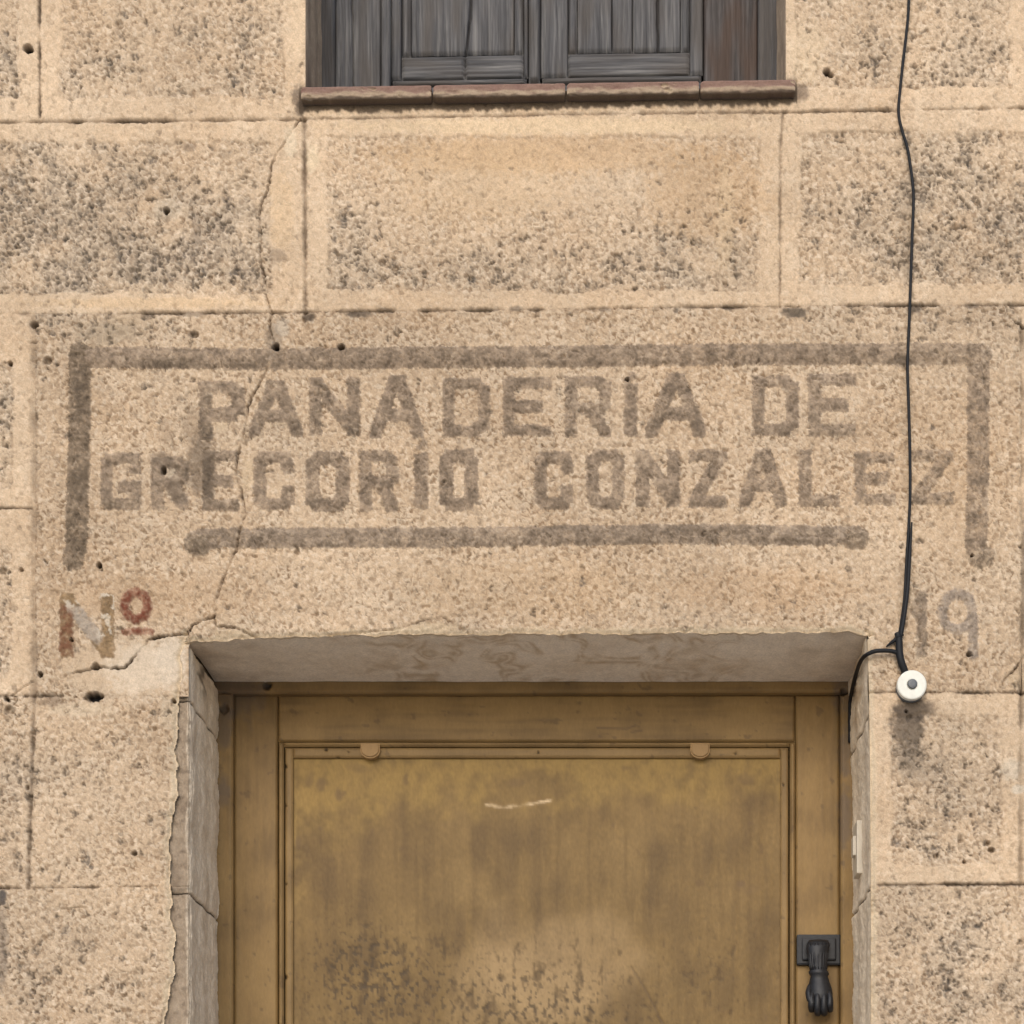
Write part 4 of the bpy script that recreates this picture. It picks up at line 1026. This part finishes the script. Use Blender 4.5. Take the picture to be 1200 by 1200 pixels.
# half-round wooden turn clips on the moulding
for cx in (433.5, 820.5):
    bm = bmesh.new(); n = 22
    o = pt(cx, 870, LD - .0115); k = S * (DIST + LD) / DIST
    out = [(-11, 0), (11, 0)] + [(11.5 * math.cos(a), -9 - 9.0 * math.sin(a)) for a in np.linspace(0, math.pi, 14)]
    f = [bm.verts.new((o.x + a * k, o.y, o.z + b * k)) for a, b in out]
    fc = bm.faces.new(f)
    r = bmesh.ops.extrude_face_region(bm, geom=[fc])
    bmesh.ops.translate(bm, vec=(0, .014, 0), verts=[v for v in r['geom'] if isinstance(v, bmesh.types.BMVert)])
    bmesh.ops.bevel(bm, geom=[e for e in bm.edges if all(abs(v.co.y - o.y) < 1e-6 for v in e.verts)], offset=.003, segments=3, affect='EDGES')
    ob = bm_obj('turn_clip', bm, None, door)
    ca = ob.data.color_attributes.new('Col', 'FLOAT_COLOR', 'POINT')
    ca.data.foreach_set('color', np.tile(np.append(srgb(152, 122, 82), 1), len(ob.data.vertices)).astype(f32))
    ob.data.materials.append(M_PAINT)

# hand-shaped knocker
def kn(px, py, out): return pt(px, py, LD - out)
bm = bmesh.new()
a = kn(933, 1132, 0); b = kn(985, 1096, 0)
box_bm((a.x, LD - .010, a.z), (b.x, LD + .002, b.z), .0035, 2, bm)
a = kn(939, 1127, 0); b = kn(979, 1101, 0)
box_bm((a.x, LD - .015, a.z), (b.x, LD - .008, b.z), .003, 2, bm)
plate = bm_obj('door_knocker', bm, M_IRON, door)
plate['label'] = 'black iron knocker shaped like a closed hand'
def loft(rings, n=36, bm=None):
    bm = bm or bmesh.new(); R = []
    for (px, py, out, rx, ry) in rings:
        c = kn(px, py, out)
        R.append([bm.verts.new((c.x + rx * math.cos(t), c.y + ry * math.sin(t), c.z)) for t in [2 * math.pi * i / n for i in range(n)]])
    for r, s in zip(R[:-1], R[1:]):
        for i in range(n): bm.faces.new((r[i], r[(i + 1) % n], s[(i + 1) % n], s[i]))
    bm.faces.new(R[0]); bm.faces.new(R[-1])
    return bm
m1 = .001
bm = loft([(959, 1102, .020, .017, .010), (959, 1106, .024, .020, .013), (958, 1112, .026, .020, .014), (958, 1120, .027, .017, .013), (959, 1130, .028, .0155, .0125), (959, 1137, .029, .015, .0122),
           (959, 1139, .029, .0175, .014), (960, 1142, .029, .0175, .014), (960, 1144, .029, .015, .012), (960, 1150, .030, .0175, .013), (961, 1158, .032, .0205, .015), (961.5, 1165, .033, .0215, .016), (961.5, 1172, .033, .021, .0165), (961.5, 1178, .031, .018, .014), (961, 1182, .03, .011, .009)])
for t in range(9):     # fluting of the lace cuff
    ang = math.pi * (1.08 + .84 * t / 8)
    tube_bm([kn(959 + 12.5 * math.cos(ang), 1106, .024 - .012 * math.sin(ang)), kn(958.5 + 10.5 * math.cos(ang), 1121, .027 - .0115 * math.sin(ang)), kn(959 + 9.6 * math.cos(ang), 1136, .029 - .011 * math.sin(ang))], [.0028, .0022, .0018], 8, bm, 3)
for i, (fx, top, end, rr) in enumerate([(951, 1169, 1183, .0062), (958, 1168, 1187, .0066), (965.5, 1168, 1187, .0066), (972.5, 1169, 1183, .006)]):
    tube_bm([kn(fx + (961 - fx) * .2, top - 9, .038), kn(fx, top, .0445), kn(fx, top + 7, .046), kn(fx, end - 4, .044), kn(fx + .3, end, .036), kn(fx + .5, end - 3, .024), kn(fx + .5, end - 9, .018)], [rr * .6, rr * .9, rr, rr, rr * .95, rr * .8, rr * .6], 14, bm, 5)
tube_bm([kn(949, 1155, .034), kn(947.5, 1163, .040), kn(949, 1171, .045), kn(953, 1177, .049)], [.004, .0055, .0055, .004], 12, bm, 5)
hand = bm_obj('knocker_hand', bm, M_IRON, plate, True)

# ------------------------------------------------------------------ cable, white round fitting, bell push
cable_pts = [(1070, -560), (1068, -300), (1067, -120), (1065, 0), (1062, 40), (1058, 74), (1054.5, 108), (1053, 126), (1054, 140), (1058, 156), (1063, 172), (1067, 195), (1070, 220), (1070.5, 240), (1069, 275), (1067.5, 320), (1066, 365), (1064, 410), (1063.5, 435), (1065, 480), (1066.5, 540), (1066.5, 580), (1065, 615), (1062.5, 655), (1060, 700), (1056, 730), (1053.5, 746)]
cb = bm_obj('black_cable', tube_bm([pt(a, b, -.0045) for a, b in cable_pts], .0024, 10), M_CABLE, None, True)
setp(cb, 'thin black electric cable hanging down the wall past the letters to the round white fitting', 'cable')
bm = tube_bm([pt(1068.5, 612, -.004), pt(1066, 650, -.007), pt(1063.5, 690, -.008), pt(1059, 725, -.008), pt(1055, 747, -.008)], [.0012, .003, .0034, .0036, .0038], 10)
bm_obj('second_strand', bm, M_CABLE, cb, True)
bm = tube_bm([pt(1051.5, 742, -.008), pt(1053.5, 750, -.009), pt(1054, 764, -.010), pt(1056, 775, -.010), pt(1060, 786, -.007), pt(1064, 798, .001)], [.005, .0058, .0062, .0062, .0062, .005], 12)
tube_bm([pt(1055, 746, -.010), pt(1046, 752, -.007), pt(1038.5, 758, -.003)], [.004, .003, .001], 8, bm)
bm_obj('tape_wrap', bm, M_CABLE, cb, True)
bm = tube_bm([pt(1056, 770, -.009), pt(1050, 764.5, -.010), pt(1040, 762.5, -.012), pt(1026, 763, -.012), pt(1018, 766, -.008)], .0034, 10)
tube_bm([pt(1018, 766, -.008), pt(1012, 770, .01), pt(1007.5, 777, .045), pt(1004, 787, .09), pt(1000.5, 800, .14), pt(998, 811, .18), pt(996.5, 820, .205), pt(996, 838, .214), pt(996, 870, .215)], .0034, 10, bm)
bm_obj('side_branch', bm, M_CABLE, cb, True)
bm = bmesh.new()
tube_bm([pt(1058, 744, -.006), pt(1053, 746, -.013), pt(1049, 748, -.006)], .0022, 8, bm)
bm_obj('knot', bm, M_CABLE, cb, True)

def lathe_y(cx, cy, prof, n=48):
    """profile of (radius, distance in front of the wall), turned about the axis through the wall"""
    bm = bmesh.new(); c = pt(cx, cy); R = []
    for r, o in prof:
        R.append([bm.verts.new((c.x + r * math.cos(2 * math.pi * i / n), -o, c.z + r * math.sin(2 * math.pi * i / n))) for i in range(n)])
    for r, s in zip(R[:-1], R[1:]):
        for i in range(n): bm.faces.new((r[i], r[(i + 1) % n], s[(i + 1) % n], s[i]))
    bm.faces.new(R[0]); bm.faces.new(R[-1])
    return bm
fit = empty('round_wall_button', tuple(pt(1067, 806)), 'round white plastic button with dark grey centre at the end of the black cable', 'button')
bm_obj('base_ring', lathe_y(1066.5, 807, [(.0235, -.006), (.0238, .002), (.0238, .006), (.0225, .008)]), M_GREY, fit)
bm_obj('white_disc', lathe_y(1067, 806, [(.0236, .005), (.0245, .008), (.0243, .013), (.0236, .0150), (.022, .0158), (.0095, .0158), (.0085, .0152), (.0085, .012)]), M_WHITE, fit)
bm_obj('grey_centre', lathe_y(1067.5, 805, [(.0076, .011), (.0076, .0162), (.0068, .0172), (.004, .0176)]), M_GREY, fit)

bell = empty('bell_push', tuple(pt(1019, 976, .12)), 'small off-white rectangular bell push fixed on the side of the doorway', 'bell push')
xr = (1018.6 - X0) * S
bm_obj('back_plate', box_bm((xr - .006, .105, pt(0, 1006).z - .0), (xr + .006, .150, pt(0, 941).z), .0025), M_CREAM, bell)
bm_obj('push_button', box_bm((xr - .011, .117, pt(0, 982).z), (xr - .004, .139, pt(0, 958).z), .002), M_CREAM, bell)

# ------------------------------------------------------------------ doorstep and street
xs0, xs1 = pt(224, 0).x, pt(1018, 0).x
st = bm_obj('doorstep', box_bm((xs0 + .004, -.06, -.02), (xs1 - .004, .40, .165), .012, 3), mat_flat('worn_step_stone', srgb(158, 144, 124), .9, 0, .18, 18, .4), None)
setp(st, 'worn grey stone doorstep below the wooden door', 'doorstep')
me = bpy.data.meshes.new('street')
me.from_pydata([(-80, -80, 0), (80, -80, 0), (80, 80, 0), (-80, 80, 0)], [], [(0, 1, 2, 3)])
setp(link('street', me, M_STREET, None), kind='structure')
